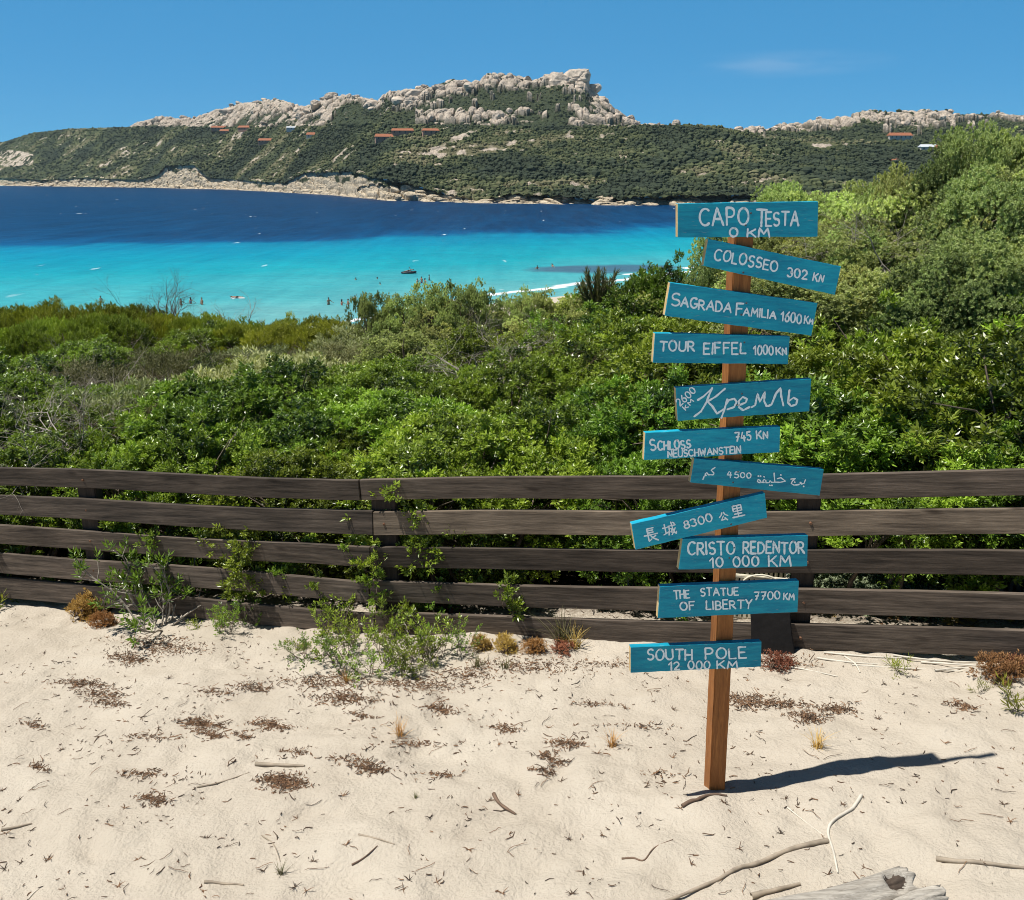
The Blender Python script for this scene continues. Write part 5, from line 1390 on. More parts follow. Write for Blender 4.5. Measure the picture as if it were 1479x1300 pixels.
# ------------------------------------------------------------------ plants at the fence
def leafy_shoots(name, seed, stems, h, spread, L, W, m, mat, stem_r, nsp, stem_mat='stem', lean=(0, 0)):
    """thin stems with rosettes of leaves towards their tips: foliage mesh and stem mesh"""
    rng = np.random.default_rng(seed); tb = TB(3); P = []; A = []
    for i in range(stems):
        a = rng.uniform(0, 6.28); d = np.array([math.cos(a) * spread + lean[0], math.sin(a) * spread + lean[1], rng.uniform(.45, 1.1)]); d /= np.linalg.norm(d)
        p = np.array([rng.uniform(-.03, .03), rng.uniform(-.03, .03), -.06]); l = h * rng.uniform(.55, 1.15)
        pts = [p]; n = 6
        for k in range(n):
            d = d + rng.standard_normal(3) * .20 + np.array([0, 0, .06]); d /= np.linalg.norm(d); p = p + d * l / n; pts.append(p)
            if k >= 2:
                for _ in range(nsp):
                    b = d + rng.standard_normal(3) * .75; b /= np.linalg.norm(b); e = p + b * h * rng.uniform(.08, .24)
                    tb.tube([p, (p + e) / 2 + rng.uniform(-.01, .01, 3), e], [stem_r * .5, stem_r * .4, stem_r * .25]); P.append(e); A.append(b * .6 + np.array([0, 0, .6]))
        P.append(p); A.append(d)
        tb.tube(pts, [stem_r * (1 - .11 * k) for k in range(n + 1)])
    V, Fc, q = sprigs(np.array(P), np.array(A), m, L, W, .95, L * 1.1, rng)
    tn = np.clip(.25 + .5 * q + rng.uniform(-.2, .35, len(q)), 0, 1)
    return mesh_np('foliage', V, Fc, M[mat], tint=tn), tb.mesh('stems', M[stem_mat])
def put_plant(name, meshes, px, py, s, label, cat, group=None, rz=None, lift=0.0, tilt=(0, 0)):
    p = on_ground(px, py); t = empty(name, (p.x, p.y, p.z + lift)); t.rotation_euler = (tilt[0], tilt[1], random.uniform(0, 6.28) if rz is None else rz); t.scale = (s, s, s)
    tag(t, label, cat, group)
    link('foliage', meshes[0], t); link('stems', meshes[1], t)
    return t
SH = leafy_shoots('young', 3, 11, .62, .75, .046, .016, 10, 'mastic', .009, 3, 'dead')
put_plant('young_bush', SH, 232, 905, 1.0, 'young bush with crooked grey stems growing in front of the left rails', 'bush', rz=.6)
W1 = [leafy_shoots('weed', s, 9, .30, .7, .024, .010, 7, 'mastic', .0035, 2) for s in (7, 8)]
W2 = [leafy_shoots('weed', s, 9, .20, .9, .022, .008, 6, 'heath', .003, 2, 'dead') for s in (9, 10)]
for i, (px, py, s) in enumerate([(300, 905, .75), (345, 900, .7), (325, 915, .6), (455, 935, .8), (480, 915, .95), (505, 950, .9), (530, 925, 1.1), (556, 958, 1.0), (575, 915, 1.1), (602, 935, 1.15), (626, 950, 1.0), (640, 905, .9), (560, 890, .9), (490, 965, .8), (585, 970, .8), (462, 895, .8), (668, 945, .6), (535, 975, .7), (610, 968, .7), (440, 950, .6)]):
    put_plant('weed', (W1 if i % 3 else W2)[i % 2], px, py, s, 'low straggly green weed in the sand in front of the fence', 'weed', 'weeds in front of the fence')
G = [leafy_shoots('sprout', s, 5, .16, .5, .05, .007, 7, 'heath', .003, 1) for s in (12, 13)]
for px, py, s, lab in [(6, 872, 1.2, 'small green plant at the far end of the fence foot'), (1300, 972, .6, 'small green sprout under the bottom rail right of the signpost'), (1472, 1025, .9, 'slender green sprout in open sand near the rust coloured plant'), (1420, 1000, .4, 'tiny green sprout beside the rust coloured plant')]:
    put_plant('green_sprout', random.choice(G), px, py, s, lab, 'plant')
SHOOT = [leafy_shoots('shoot', s, 3, .20, .35, .036, .016, 10, 'mastic', .004, 2) for s in (16, 17, 18)]
for px, py, d_off, s in [(510, 778, .05, .7), (440, 780, .05, .6), (415, 815, .05, .8), (542, 800, -.03, .9), (548, 830, -.03, .9), (520, 825, .05, .6), (735, 840, -.02, 1.1), (722, 850, .04, .8), (745, 862, -.03, .8), (640, 838, .06, .6), (690, 838, .06, .6), (860, 862, .05, .7), (330, 818, .05, .9), (372, 825, .05, .8), (398, 822, .05, 1.0), (270, 850, .02, .8), (350, 850, .05, .7), (60, 838, .05, .6), (462, 830, .05, .8), (600, 870, .04, .8), (910, 830, .05, .5)]:
    s *= .8
    lo, hi = -8.0, 8.0
    for _ in range(40):
        mid = (lo + hi) / 2; y = float(fence_y(mid)); z = float(z_at(py, y))
        if float(x_at(px, y, z)) > mid: lo = mid
        else: hi = mid
    y = float(fence_y(lo)) + d_off; z = float(z_at(py, y))
    sh = random.choice(SHOOT)
    t = empty('leafy_shoot', (lo, y, z - .13 * s)); t.scale = (s, s, s); t.rotation_euler = (random.uniform(.2, .55), random.uniform(-.3, .3), random.uniform(-.6, .6))
    tag(t, 'leafy green shoot pushing out between the dark rails', 'shoot', 'leafy shoots between the rails')
    link('foliage', sh[0], t); link('stems', sh[1], t)
def cushion(kind_mat, seed, R0, H, n, L=.024, W=.009, stem='deadbrown'):
    return bush_proto(seed, R0, H, 14, n, 'foliage', 7, L, W, .9, .025, kind_mat, depth=.6, upbias=.6, stem=stem, zmin=.0)[:2]
ST = cushion('straw', 81, .18, .10, 700); RU = cushion('rust', 82, .18, .10, 420)
for px, py, s, me_, lab in [(133, 890, .85, ST, 'mustard yellow dried tuft at the foot of the left rails'), (118, 884, .5, ST, 'smaller yellowed tuft touching the mustard yellow one'), (155, 903, .5, ST, 'sparse yellowed tuft between the mustard tuft and the young bush'),
                            (700, 938, .4, ST, 'yellow dried tuft right of the weeds, first of the orange strip'), (735, 940, .45, ST, 'orange dried tuft in the strip along the middle rails'), (775, 940, .4, ST, 'golden dried tuft in the strip along the middle rails'), (812, 942, .35, RU, 'rust red dried tuft ending the orange strip'),
                            (640, 890, .55, RU, 'orange red seedling standing above the weeds'), (1450, 978, .6, RU, 'rust brown dried plant under the bottom rail, far end from the young bush'), (1124, 962, .4, RU, 'brown dried tuft at the black foot of the fence post'),
                            (1475, 972, .45, RU, 'rust brown dried plant at the edge of the scene under the bottom rail')]:
    put_plant('dried_tuft', me_, px, py, s, lab, 'plant')
# plants seen through the rails right of the sign
for px, py, d, kind, ws, lab in [(1175, 826, 5.6, 'silver', 1.0, 'silvery cushion plant seen through the rails next to the white basket'), (1245, 828, 5.5, 'silver', 1.1, 'silvery cushion plant seen through the rails, second from the white basket'), (1315, 828, 5.45, 'silver', 1.1, 'silvery cushion plant seen through the rails, third from the white basket'), (1375, 830, 5.4, 'silver', .9, 'silvery cushion plant seen through the rails, farthest from the white basket'),
                                 (1260, 885, 5.3, 'straw', 1.0, 'dry golden plant behind the lower rails right of the sign'), (1440, 890, 5.1, 'straw', 1.0, 'dry golden plant behind the lower rails by the edge of the scene'), (1340, 892, 5.2, 'straw', .8, 'dry golden plant behind the lower rails between two others')]:
    plant(kind, px, d, py, ws, label=lab)
def blade_tuft(seed, n, h, mat):
    rng = np.random.default_rng(seed); V = []; Fc = []; T = []
    for i in range(n):
        a = rng.uniform(0, 6.28); t = rng.uniform(.1, .9); l = h * rng.uniform(.5, 1.1); b = np.array([rng.uniform(-.02, .02), rng.uniform(-.02, .02), -.02]); w = .0028
        sd_ = np.array([-math.sin(a), math.cos(a), 0]) * w; k0 = len(V); tn = rng.random()
        for q in range(5):
            s = q / 4; p = b + np.array([math.cos(a) * t * l * s ** 1.4, math.sin(a) * t * l * s ** 1.4, l * (s - .45 * t * s * s)]); ww = sd_ * (1 - .9 * s)
            V += [p - ww, p + ww]
        for q in range(4): Fc.append((k0 + 2 * q, k0 + 2 * q + 1, k0 + 2 * q + 3, k0 + 2 * q + 2)); T.append(tn)
    return mesh_np('grass_tuft', np.array(V), np.array(Fc), M[mat], tint=T)
BT_ = [blade_tuft(1, 60, .22, 'dusky'), blade_tuft(2, 40, .16, 'straw'), blade_tuft(3, 36, .12, 'dusky')]
for px, py, k, s, lab in [(812, 930, 0, 1.3, 'grey green grass tuft against the bottom rail, midway along the fence'), (830, 935, 1, 1.2, 'dry straw grass beside the grey green tuft at the bottom rail'), (690, 962, 2, 1.0, 'wispy grass tuft right of the weeds, nearer one'), (728, 965, 2, .8, 'wispy grass tuft right of the weeds, farther one'), (578, 1062, 1, .8, 'lone dry grass sprig in open sand below the weeds'),
                          (884, 1078, 1, .7, 'dry grass sprig in open sand left of the signpost'), (405, 1262, 2, .6, 'dark wiry sprig in the lower sand'), (600, 1153, 2, .35, 'small dark sprig in the middle of the sand'), (1180, 1080, 1, .8, 'pale dry sprig in the sand right of the signpost'), (500, 985, 1, .7, 'dry grass sprig below the weeds')]:
    p = on_ground(px, py); o = link('grass_tuft', BT_[k], None, p); o.scale = (s, s, s); o.rotation_euler = (0, 0, random.uniform(0, 6.28)); tag(o, lab, 'grass')

# ------------------------------------------------------------------ white basket behind the fence
def basket():
    d = 5.35; z1 = float(z_at(822, d)); x = float(x_at(1094, d, z1)); g = float(g_z(np.array([x]), np.array([d]))[0])
    M['plastic'] = simple('aged_white_plastic', (0.66, 0.62, 0.50), 0.45, 0.12, 9, 0.1, 0.002, spec=0.4)
    t = empty('laundry_basket', (x, d, g), R(-14)); tag(t, 'cream plastic slatted basket standing behind the rails and the signpost', 'basket')
    w, dp, h = .34, .20, z1 - g
    bm = bmesh.new()
    box_bm(bm, -w / 2, w / 2, -dp / 2, dp / 2, 0, .015)
    n = 13
    for i in range(n):
        xx = -w / 2 + w * i / (n - 1)
        for yy in (-dp / 2, dp / 2): box_bm(bm, xx - .0085, xx + .0085, yy - .004, yy + .004, .012, h - .019)
    for i in range(1, 8):
        yy = -dp / 2 + dp * i / 8
        for xx in (-w / 2, w / 2): box_bm(bm, xx - .004, xx + .004, yy - .006, yy + .006, .012, h - .019)
    bm_obj('slatted_side', bm, M['plastic'], t)
    bm = bmesh.new()
    for a in ((-w / 2 - .014, w / 2 + .014, -dp / 2 - .016, -dp / 2 + .006), (-w / 2 - .014, w / 2 + .014, dp / 2 - .006, dp / 2 + .016), (-w / 2 - .014, -w / 2 + .008, -dp / 2 + .007, dp / 2 - .007), (w / 2 - .008, w / 2 + .014, -dp / 2 + .007, dp / 2 - .007)): box_bm(bm, *a, h - .02, h)
    bm_obj('rim', bm, M['plastic'], t, bevel=.004)
    tb = TB(6); tb.tube([(-.03 + .115 * math.cos(R(a)) + .06, -dp / 2 - .022, h - .06 + .075 * math.sin(R(a))) for a in range(0, 181, 15)], .006)
    link('handle', tb.mesh('handle', M['plastic']), t)
basket()
# black stub in front of the post's foot
def stub():
    x0 = on_ground(1118, 948); M['plank_black'] = simple('black_wood', (0.010, 0.009, 0.009), 0.9, 0.3, 30, 0.6, 0.004)
    bm = bmesh.new(); secs = []; rs = random.Random(3)
    for i in range(8):
        s = i / 7; w = .115 - .012 * s; cx = -.10 * s * .5
        secs.append([bm.verts.new((cx + a + rs.uniform(-.004, .004), b, -.08 + .31 * s + rs.uniform(-.006, .006) * (i < 7) + (a * .12 if i == 7 else 0))) for a, b in ((-w, -.02), (w, -.02), (w, .012), (-w, .012))])
    for a, b in zip(secs[:-1], secs[1:]):
        for i in range(4): bm.faces.new((a[i], a[(i + 1) % 4], b[(i + 1) % 4], b[i]))
    bm.faces.new(secs[0][::-1]); bm.faces.new(secs[-1])
    o = bm_obj('black_plank', bm, M['plank_black'], None, bevel=.003); y = float(fence_y(x0.x)) - .065
    o.location = (x0.x + .02, y, x0.z); o.rotation_euler = (R(-5), 0, R(-17)); tag(o, 'short black plank leaning on the bottom rail behind the signpost', 'plank')
stub()

# ------------------------------------------------------------------ driftwood, sticks and litter on the sand
M['drift'] = wood_mat('silvery_driftwood', (0.26, 0.24, 0.21), (0.58, 0.55, 0.49), 0.9, 4.0, (1.2, 16, 16), 0.006, False)
M['dark_inside'] = simple('dark_hollow_wood', (0.06, 0.045, 0.035), 0.95, 0.5, 30, 0.8, 0.01)  # darker wood colour for the faces inside the hollow
def driftwood():
    a = on_ground(1040, 1356); b = on_ground(1312, 1291)
    O = (a + b) / 2; dr = (b - a); Ln = dr.length; dr.normalize(); side = dr.cross(Vector((0, 0, 1))).normalized(); up = side.cross(dr)
    root = empty('driftwood_log', O); tag(root, 'weathered silver driftwood log with a hollow broken end lying on the sand', 'driftwood')
    rs = random.Random(5)
    def log(c0, c1, r0, r1, hollow, seed, n=80, k=56):
        bm = bmesh.new(); rings = []; pit = set()
        ax = (c1 - c0); L_ = ax.length; ax.normalize(); sd_ = ax.cross(Vector((0, 0, 1))).normalized(); u_ = sd_.cross(ax)
        for i in range(n + 1):
            s = i / n; c = c0 + ax * (L_ * s) + u_ * (.010 * math.sin(s * 5 + seed)) + sd_ * (.012 * math.sin(s * 4 + 1))
            r = r0 + (r1 - r0) * s; ring = []
            for j in range(k):
                t = 2 * math.pi * j / k; q = Vector((math.cos(t) * 2.1, math.sin(t) * 2.1, s * 2 + seed))
                rr = r * (1 + .22 * mnoise.noise(q) + .09 * mnoise.noise(Vector((math.cos(t) * 7, math.sin(t) * 7, s * 2.5 + seed))))
                e = 0
                if i > n - 4: e = .03 * mnoise.noise(Vector((t * 2.2, seed, 0))) * (i - n + 4) / 4
                rr *= 1 + .05 * mnoise.noise(Vector((math.cos(t) * 16, math.sin(t) * 16, s * 3)))
                hole = 0
                if hollow:
                    da = (t - R(75) + math.pi) % (2 * math.pi) - math.pi
                    hole = max(0, 1 - (((s - .915) / .055) ** 2 + (da / .85) ** 2)); rr *= 1 - .75 * min(1, hole * 2.2)
                vv = bm.verts.new(c + (sd_ * math.cos(t) + u_ * math.sin(t)) * rr + ax * e); ring.append(vv)
                if hole > .12: pit.add(vv)
            rings.append(ring)
        for A_, B_ in zip(rings[:-1], rings[1:]):
            for j in range(k): bm.faces.new((A_[j], A_[(j + 1) % k], B_[(j + 1) % k], B_[j])).material_index = 1 if A_[j] in pit and B_[(j + 1) % k] in pit else 0
        bm.faces.new(rings[0][::-1])
        if hollow:
            prev = rings[-1]; cc = sum((v.co for v in prev), Vector()) / k
            for depth_, sc in ((-.004, .78), (-.05, .55), (-.10, .35)):
                cur = [bm.verts.new(cc + (v.co - cc) * sc + ax * depth_) for v in rings[-1]]
                for j in range(k):
                    f = bm.faces.new((prev[j], prev[(j + 1) % k], cur[(j + 1) % k], cur[j])); f.material_index = 1 if sc < .7 else 0
                prev = cur
            f = bm.faces.new(prev); f.material_index = 1
        else: bm.faces.new(rings[-1])
        for v in bm.verts: v.co -= O
        return bm
    bm = log(a + Vector((0, 0, .02)), b + Vector((0, 0, .035)), .055, .052, True, 1); o = bm_obj('trunk', bm, [M['drift'], M['dark_inside']], root, smooth=True)
    c = on_ground(1225, 1340); e = on_ground(1362, 1304)
    bm = log(c + Vector((0, 0, .01)), e + Vector((0, 0, .02)), .036, .030, False, 4); bm_obj('limb', bm, [M['drift'], M['dark_inside']], root, smooth=True)
driftwood()
def stick(name, pts, rpx, mat, label, cat='stick', lift=.6, group=None):
    P = [on_ground(*p) for p in pts]; n = len(P); d = (P[0] - Vector(CAM)).length; r = rpx * d / F / 2
    # smooth the run
    Q = []
    for i in range(n - 1):
        p0 = P[max(0, i - 1)]; p1 = P[i]; p2 = P[i + 1]; p3 = P[min(n - 1, i + 2)]
        for k in range(6):
            t = k / 6; Q.append(.5 * ((2 * p1) + (p2 - p0) * t + (2 * p0 - 5 * p1 + 4 * p2 - p3) * t * t + (3 * p1 - p0 - 3 * p2 + p3) * t ** 3))
    Q.append(P[-1])
    if rpx > 4:
        for q in Q: q.z = max(q.z, float(g_z(np.array([q.x]), np.array([q.y]))[0]))
    O = Q[0].copy(); tb = TB(6); m = len(Q)
    rad = [r * (1 - .55 * i / m) * (1 + .18 * mnoise.noise(Vector((i * .7, rpx, 0)))) for i in range(m)]
    tb.tube([q - O + Vector((0, 0, rr * lift)) for q, rr in zip(Q, rad)], rad)
    o = link(name, tb.mesh(name, M[mat]), None, O); tag(o, label, cat, group)
M['palestick'] = simple('bleached_stick', (0.56, 0.52, 0.44), 0.85, 0.15, 14, 0.3, 0.002)
M['greystick'] = simple('grey_stick', (0.30, 0.25, 0.19), 0.9, 0.3, 20, 0.4, 0.002)
stick('curved_stick', [(1244, 1150), (1232, 1168), (1205, 1185), (1196, 1203), (1204, 1232), (1210, 1262)], 5, 'palestick', 'curved bleached stick lying on the sand below the signpost shadow')
stick('long_stick', [(1196, 1216), (1150, 1226), (1090, 1250), (1030, 1275), (970, 1300), (930, 1315)], 7, 'greystick', 'long thin brown stick reaching from the pale curved stick to the lower edge')
stick('stick', [(1352, 1242), (1385, 1246), (1430, 1249), (1490, 1256)], 7, 'greystick', 'dark straight stick right of the driftwood log')
stick('stick', [(713, 1148), (722, 1162), (745, 1177)], 6, 'deadbrown', 'short dark slanting stick in the middle of the sand')
stick('stick', [(369, 1105), (400, 1106), (440, 1107)], 6, 'greystick', 'short straight flat stick above a brown patch of litter')
stick('stick', [(284, 1138), (320, 1130), (360, 1116)], 2.5, 'greystick', 'thin slanting twig left of the short straight stick')
stick('stick', [(295, 1275), (320, 1277), (352, 1279)], 4.5, 'greystick', 'short dark stick near the lower edge of the sand')
stick('stick', [(508, 1250), (525, 1240), (545, 1222)], 3, 'deadbrown', 'thin dark twig rising to one side in the lower sand')
stick('stick', [(518, 1206), (545, 1212), (570, 1220)], 3, 'greystick', 'thin twig above the rising dark twig in the lower sand')
stick('stick', [(2, 1200), (22, 1196), (46, 1190)], 4, 'greystick', 'short stick at the far end of the lower sand')
stick('stick', [(898, 1241), (915, 1240), (930, 1243), (945, 1225), (972, 1213)], 3, 'deadbrown', 'forked dark twig between the signpost and the lower edge')
stick('stick', [(1085, 1297), (1110, 1290), (1155, 1278)], 9, 'greystick', 'dark stick lying along the driftwood log')
stick('stick', [(985, 1166), (1005, 1157), (1022, 1150), (1050, 1150)], 6, 'deadbrown', 'flat dark stick at the very foot of the signpost')
stick('stick', [(378, 1207), (395, 1220), (405, 1245)], 2, 'greystick', 'thin arched stem leading to the dark wiry sprig')
stick('stick', [(40, 1300), (55, 1285), (85, 1270)], 2, 'palestick', 'pale thin grass stems at the lowest corner of the sand')
stick('stick', [(1135, 1165), (1160, 1185), (1190, 1207)], 2.2, 'palestick', 'thin pale twig crossing towards the curved bleached stick')
for i, pts in enumerate([[(1100, 962), (1150, 966), (1210, 978)], [(1180, 952), (1230, 958), (1300, 962)], [(1230, 962), (1300, 966), (1390, 970)], [(1190, 944), (1260, 950), (1330, 952)], [(1330, 958), (1400, 962), (1450, 966)], [(1290, 948), (1350, 955), (1420, 958)], [(1220, 950), (1235, 960), (1242, 972)], [(1350, 970), (1390, 966), (1440, 968)]]):
    stick('pale_reed', pts, 3, 'palestick', 'thin pale reed lying under the bottom rail right of the signpost', 'reed', 1.2, 'pale reeds under the bottom rail')
stick('root', [(1118, 892), (1126, 918), (1138, 945)], 2.5, 'palestick', 'pale thin root hanging over the black plank', 'root')

def litter():
    rng = np.random.default_rng(77)
    PX = []
    # loose bits everywhere, denser to the upper left, in clumps
    n = 11000
    px = rng.uniform(-20, 1500, n); py = 880 + 430 * rng.random(n) ** 1.15
    dens = np.interp(px, [0, 500, 900, 1200, 1500], [1, .95, .7, .38, .34]) * np.interp(py, [880, 1000, 1130, 1220, 1310], [.9, 1, .85, .32, .22])
    cl = fbm(px / 45, py / 22, 9, 3); keep = rng.random(n) < dens * np.clip((cl - .46) * 6, .05, 1) * .62
    PX += list(zip(px[keep], py[keep], rng.uniform(.5, 1.0, keep.sum()), np.zeros(keep.sum())))
    for cx, cy, rx, ry, m in [(120, 988, 34, 7, 170), (150, 1003, 26, 7, 130), (188, 952, 26, 9, 170), (160, 1016, 22, 5, 90), (232, 932, 52, 13, 380), (292, 1046, 24, 9, 210), (306, 1062, 13, 6, 80), (391, 1048, 23, 7, 150), (350, 1063, 10, 6, 50), (411, 1130, 30, 10, 330), (222, 1155, 17, 8, 120), (536, 1110, 22, 8, 130), (500, 1010, 46, 9, 260), (635, 1025, 17, 9, 120), (521, 1034, 14, 6, 60), (430, 1087, 14, 5, 50), (730, 1053, 18, 6, 80), (52, 1048, 12, 5, 50), (57, 1110, 8, 8, 40), (365, 993, 24, 7, 90), (310, 1000, 20, 5, 60), (470, 985, 60, 10, 260), (600, 990, 70, 10, 280), (675, 975, 40, 10, 160), (820, 1075, 21, 7, 110), (798, 1097, 13, 11, 100), (786, 1115, 12, 6, 40), (1080, 1014, 38, 10, 260), (1130, 1018, 26, 6, 90), (1166, 1036, 22, 9, 150), (1205, 1025, 28, 7, 110), (1386, 1020, 14, 7, 80), (760, 962, 70, 10, 260), (880, 960, 40, 6, 60), (860, 1018, 30, 4, 40), (205, 1118, 30, 6, 60), (640, 1120, 18, 4, 40), (500, 1098, 30, 5, 50), (210, 1065, 40, 5, 60), (600, 1075, 40, 4, 50), (1120, 958, 46, 8, 160), (960, 1120, 30, 4, 20), (930, 1050, 40, 5, 40)]:
        g = rng.standard_normal((m, 2)) * .52
        m = int(m * 1.5); g = rng.standard_normal((m, 2)) * .6
        PX += [(cx + a * rx + 9 * math.sin(b * 3), cy + b * ry, rng.uniform(.45, .9), 1) for a, b in g]
    PX = np.array(PX)
    # onto the sand
    b = -(PX[:, 1] - 650) / F; a = (PX[:, 0] - 739.5) / F
    D = np.stack([a, CP + b * SP, -SP + b * CP], -1); t = np.full(len(PX), 3.2)
    for _ in range(12):
        P = CAM + D * t[:, None]; t += (g_z(P[:, 0], P[:, 1]) - P[:, 2]) / D[:, 2] * .9
    P = CAM + D * t[:, None]; P[:, 2] = g_z(P[:, 0], P[:, 1])
    n = len(P); an = rng.uniform(0, 6.28, n); l = rng.uniform(.005, .019, n) * PX[:, 2] * (1 + 1.2 * (rng.random(n) < .08)); w = rng.uniform(.0011, .0028, n)
    tilt = rng.uniform(-.25, .35, n) * (1 + PX[:, 3]); bend = rng.uniform(-.5, .5, n)
    V = []
    for s in (-1, 0, 1):
        aa = an + bend * s; c = P + np.stack([np.cos(aa) * l * s, np.sin(aa) * l * s, .0022 + np.maximum(np.sin(tilt) * l * (s + 1), -.001) + .002 * PX[:, 3] * rng.random(n)], -1)
        nn = np.stack([-np.sin(aa), np.cos(aa), 0 * aa], -1) * (w * (1 if s == 0 else .6))[:, None]
        V += [c - nn, c + nn, c + np.array([0, 0, 1]) * w[:, None] * 1.3]
    V = np.stack(V, 1).reshape(-1, 3)
    o = (np.arange(n) * 9)[:, None, None]
    q = np.array([[0, 1, 4, 3], [1, 2, 5, 4], [2, 0, 3, 5], [3, 4, 7, 6], [4, 5, 8, 7], [5, 3, 6, 8]])[None]
    Fc = (q + o).reshape(-1, 4)
    tn = np.repeat(np.clip(rng.random(n) * .8 + .25 * PX[:, 3], 0, 1), 6)
    m_, nt, p, N, L_ = new_mat('dry_litter'); at = N.new('ShaderNodeAttribute'); at.attribute_name = 'tint'
    r = ramp(N, [(0, (.045, .030, .020)), (.5, (.125, .074, .042)), (1, (.27, .150, .078))]); L_.new(at.outputs['Fac'], r.inputs[0]); L_.new(r.outputs[0], p.inputs['Base Color']); p.inputs['Roughness'].default_value = .9
    me = mesh_np('dry_litter', V, Fc, m_, tint=tn)
    tag(link('dry_litter', me), 'brown dry leaf bits and needles scattered in patches over the sand', None, None, 'stuff')
    # curled stems and small dead rosettes
    tb = TB(3); k = 0
    while k < 280:
        x = rng.uniform(-10, 1490); y = 890 + 410 * rng.random() ** 1.1
        if rng.random() > np.interp(x, [0, 700, 1100, 1500], [1, .8, .5, .4]): continue
        p = on_ground(x, y); k += 1; tn = rng.random()
        if rng.random() < .5:
            a_ = rng.uniform(0, 6.28); L2 = rng.uniform(.025, .10); pts = []; c = np.array(p) + np.array([0, 0, .003])
            for i in range(6):
                pts.append(tuple(c)); a_ += rng.uniform(-.55, .55); c = c + np.array([math.cos(a_), math.sin(a_), 0]) * L2 / 5
                c[2] = float(g_z(np.array([c[0]]), np.array([c[1]]))[0]) + .003 + .006 * rng.random()
            tb.tube(pts, [.0013] * 5 + [.0006], tn)
        else:
            for i in range(rng.integers(4, 9)):
                a_ = rng.uniform(0, 6.28); l2 = rng.uniform(.010, .030); up = rng.uniform(.1, 1.0)
                tb.tube([tuple(p), (p.x + math.cos(a_) * l2 * .6, p.y + math.sin(a_) * l2 * .6, p.z + l2 * up * .5), (p.x + math.cos(a_) * l2, p.y + math.sin(a_) * l2, p.z + l2 * up * .7)], [.0018, .0014, .0005], tn)
    me = tb.mesh('dry_stems', m_); tag(link('dry_stems', me), 'thin curled dry stems and dead seedlings littering the sand', None, None, 'stuff')
litter()

# ------------------------------------------------------------------ bathers
def skin_mesh(name, nodes, edges, mat, root=0, sub=1):
    me = bpy.data.meshes.new('tmp_' + name)
    me.from_pydata([n[0] for n in nodes], edges, [])
    o = bpy.data.objects.new('tmp', me); col.objects.link(o)
    sm = o.modifiers.new('skin', 'SKIN'); sm.use_smooth_shade = True
    lay = me.skin_vertices[0].data
    for i, n in enumerate(nodes): lay[i].radius = (n[1], n[1]); lay[i].use_root = (i == root)
    ss = o.modifiers.new('sub', 'SUBSURF'); ss.levels = sub; ss.render_levels = sub
    dg = bpy.context.evaluated_depsgraph_get(); dg.update()
    ev = o.evaluated_get(dg); r = bpy.data.meshes.new_from_object(ev, depsgraph=dg)
    col.objects.unlink(o); bpy.data.objects.remove(o)
    r.name = name; r.materials.clear(); r.materials.append(mat)
    for p_ in r.polygons: p_.use_smooth = True
    return r
M['skin_a'] = simple('tanned_skin', (0.36, 0.19, 0.12), 0.55, 0.08, 6, 0)
M['skin_b'] = simple('fair_skin', (0.52, 0.31, 0.22), 0.55, 0.08, 6, 0)
M['hair_dark'] = simple('dark_hair', (0.025, 0.018, 0.014), 0.6, 0.2, 30, 0.3)
M['hair_brown'] = simple('brown_hair', (0.10, 0.06, 0.03), 0.6, 0.2, 30, 0.3)
M['swim_black'] = simple('black_swimwear', (0.02, 0.02, 0.025), 0.7, 0.1, 8, 0)
M['swim_red'] = simple('red_swimwear', (0.45, 0.05, 0.04), 0.7, 0.1, 8, 0)
M['swim_blue'] = simple('blue_swimwear', (0.04, 0.10, 0.30), 0.7, 0.1, 8, 0)
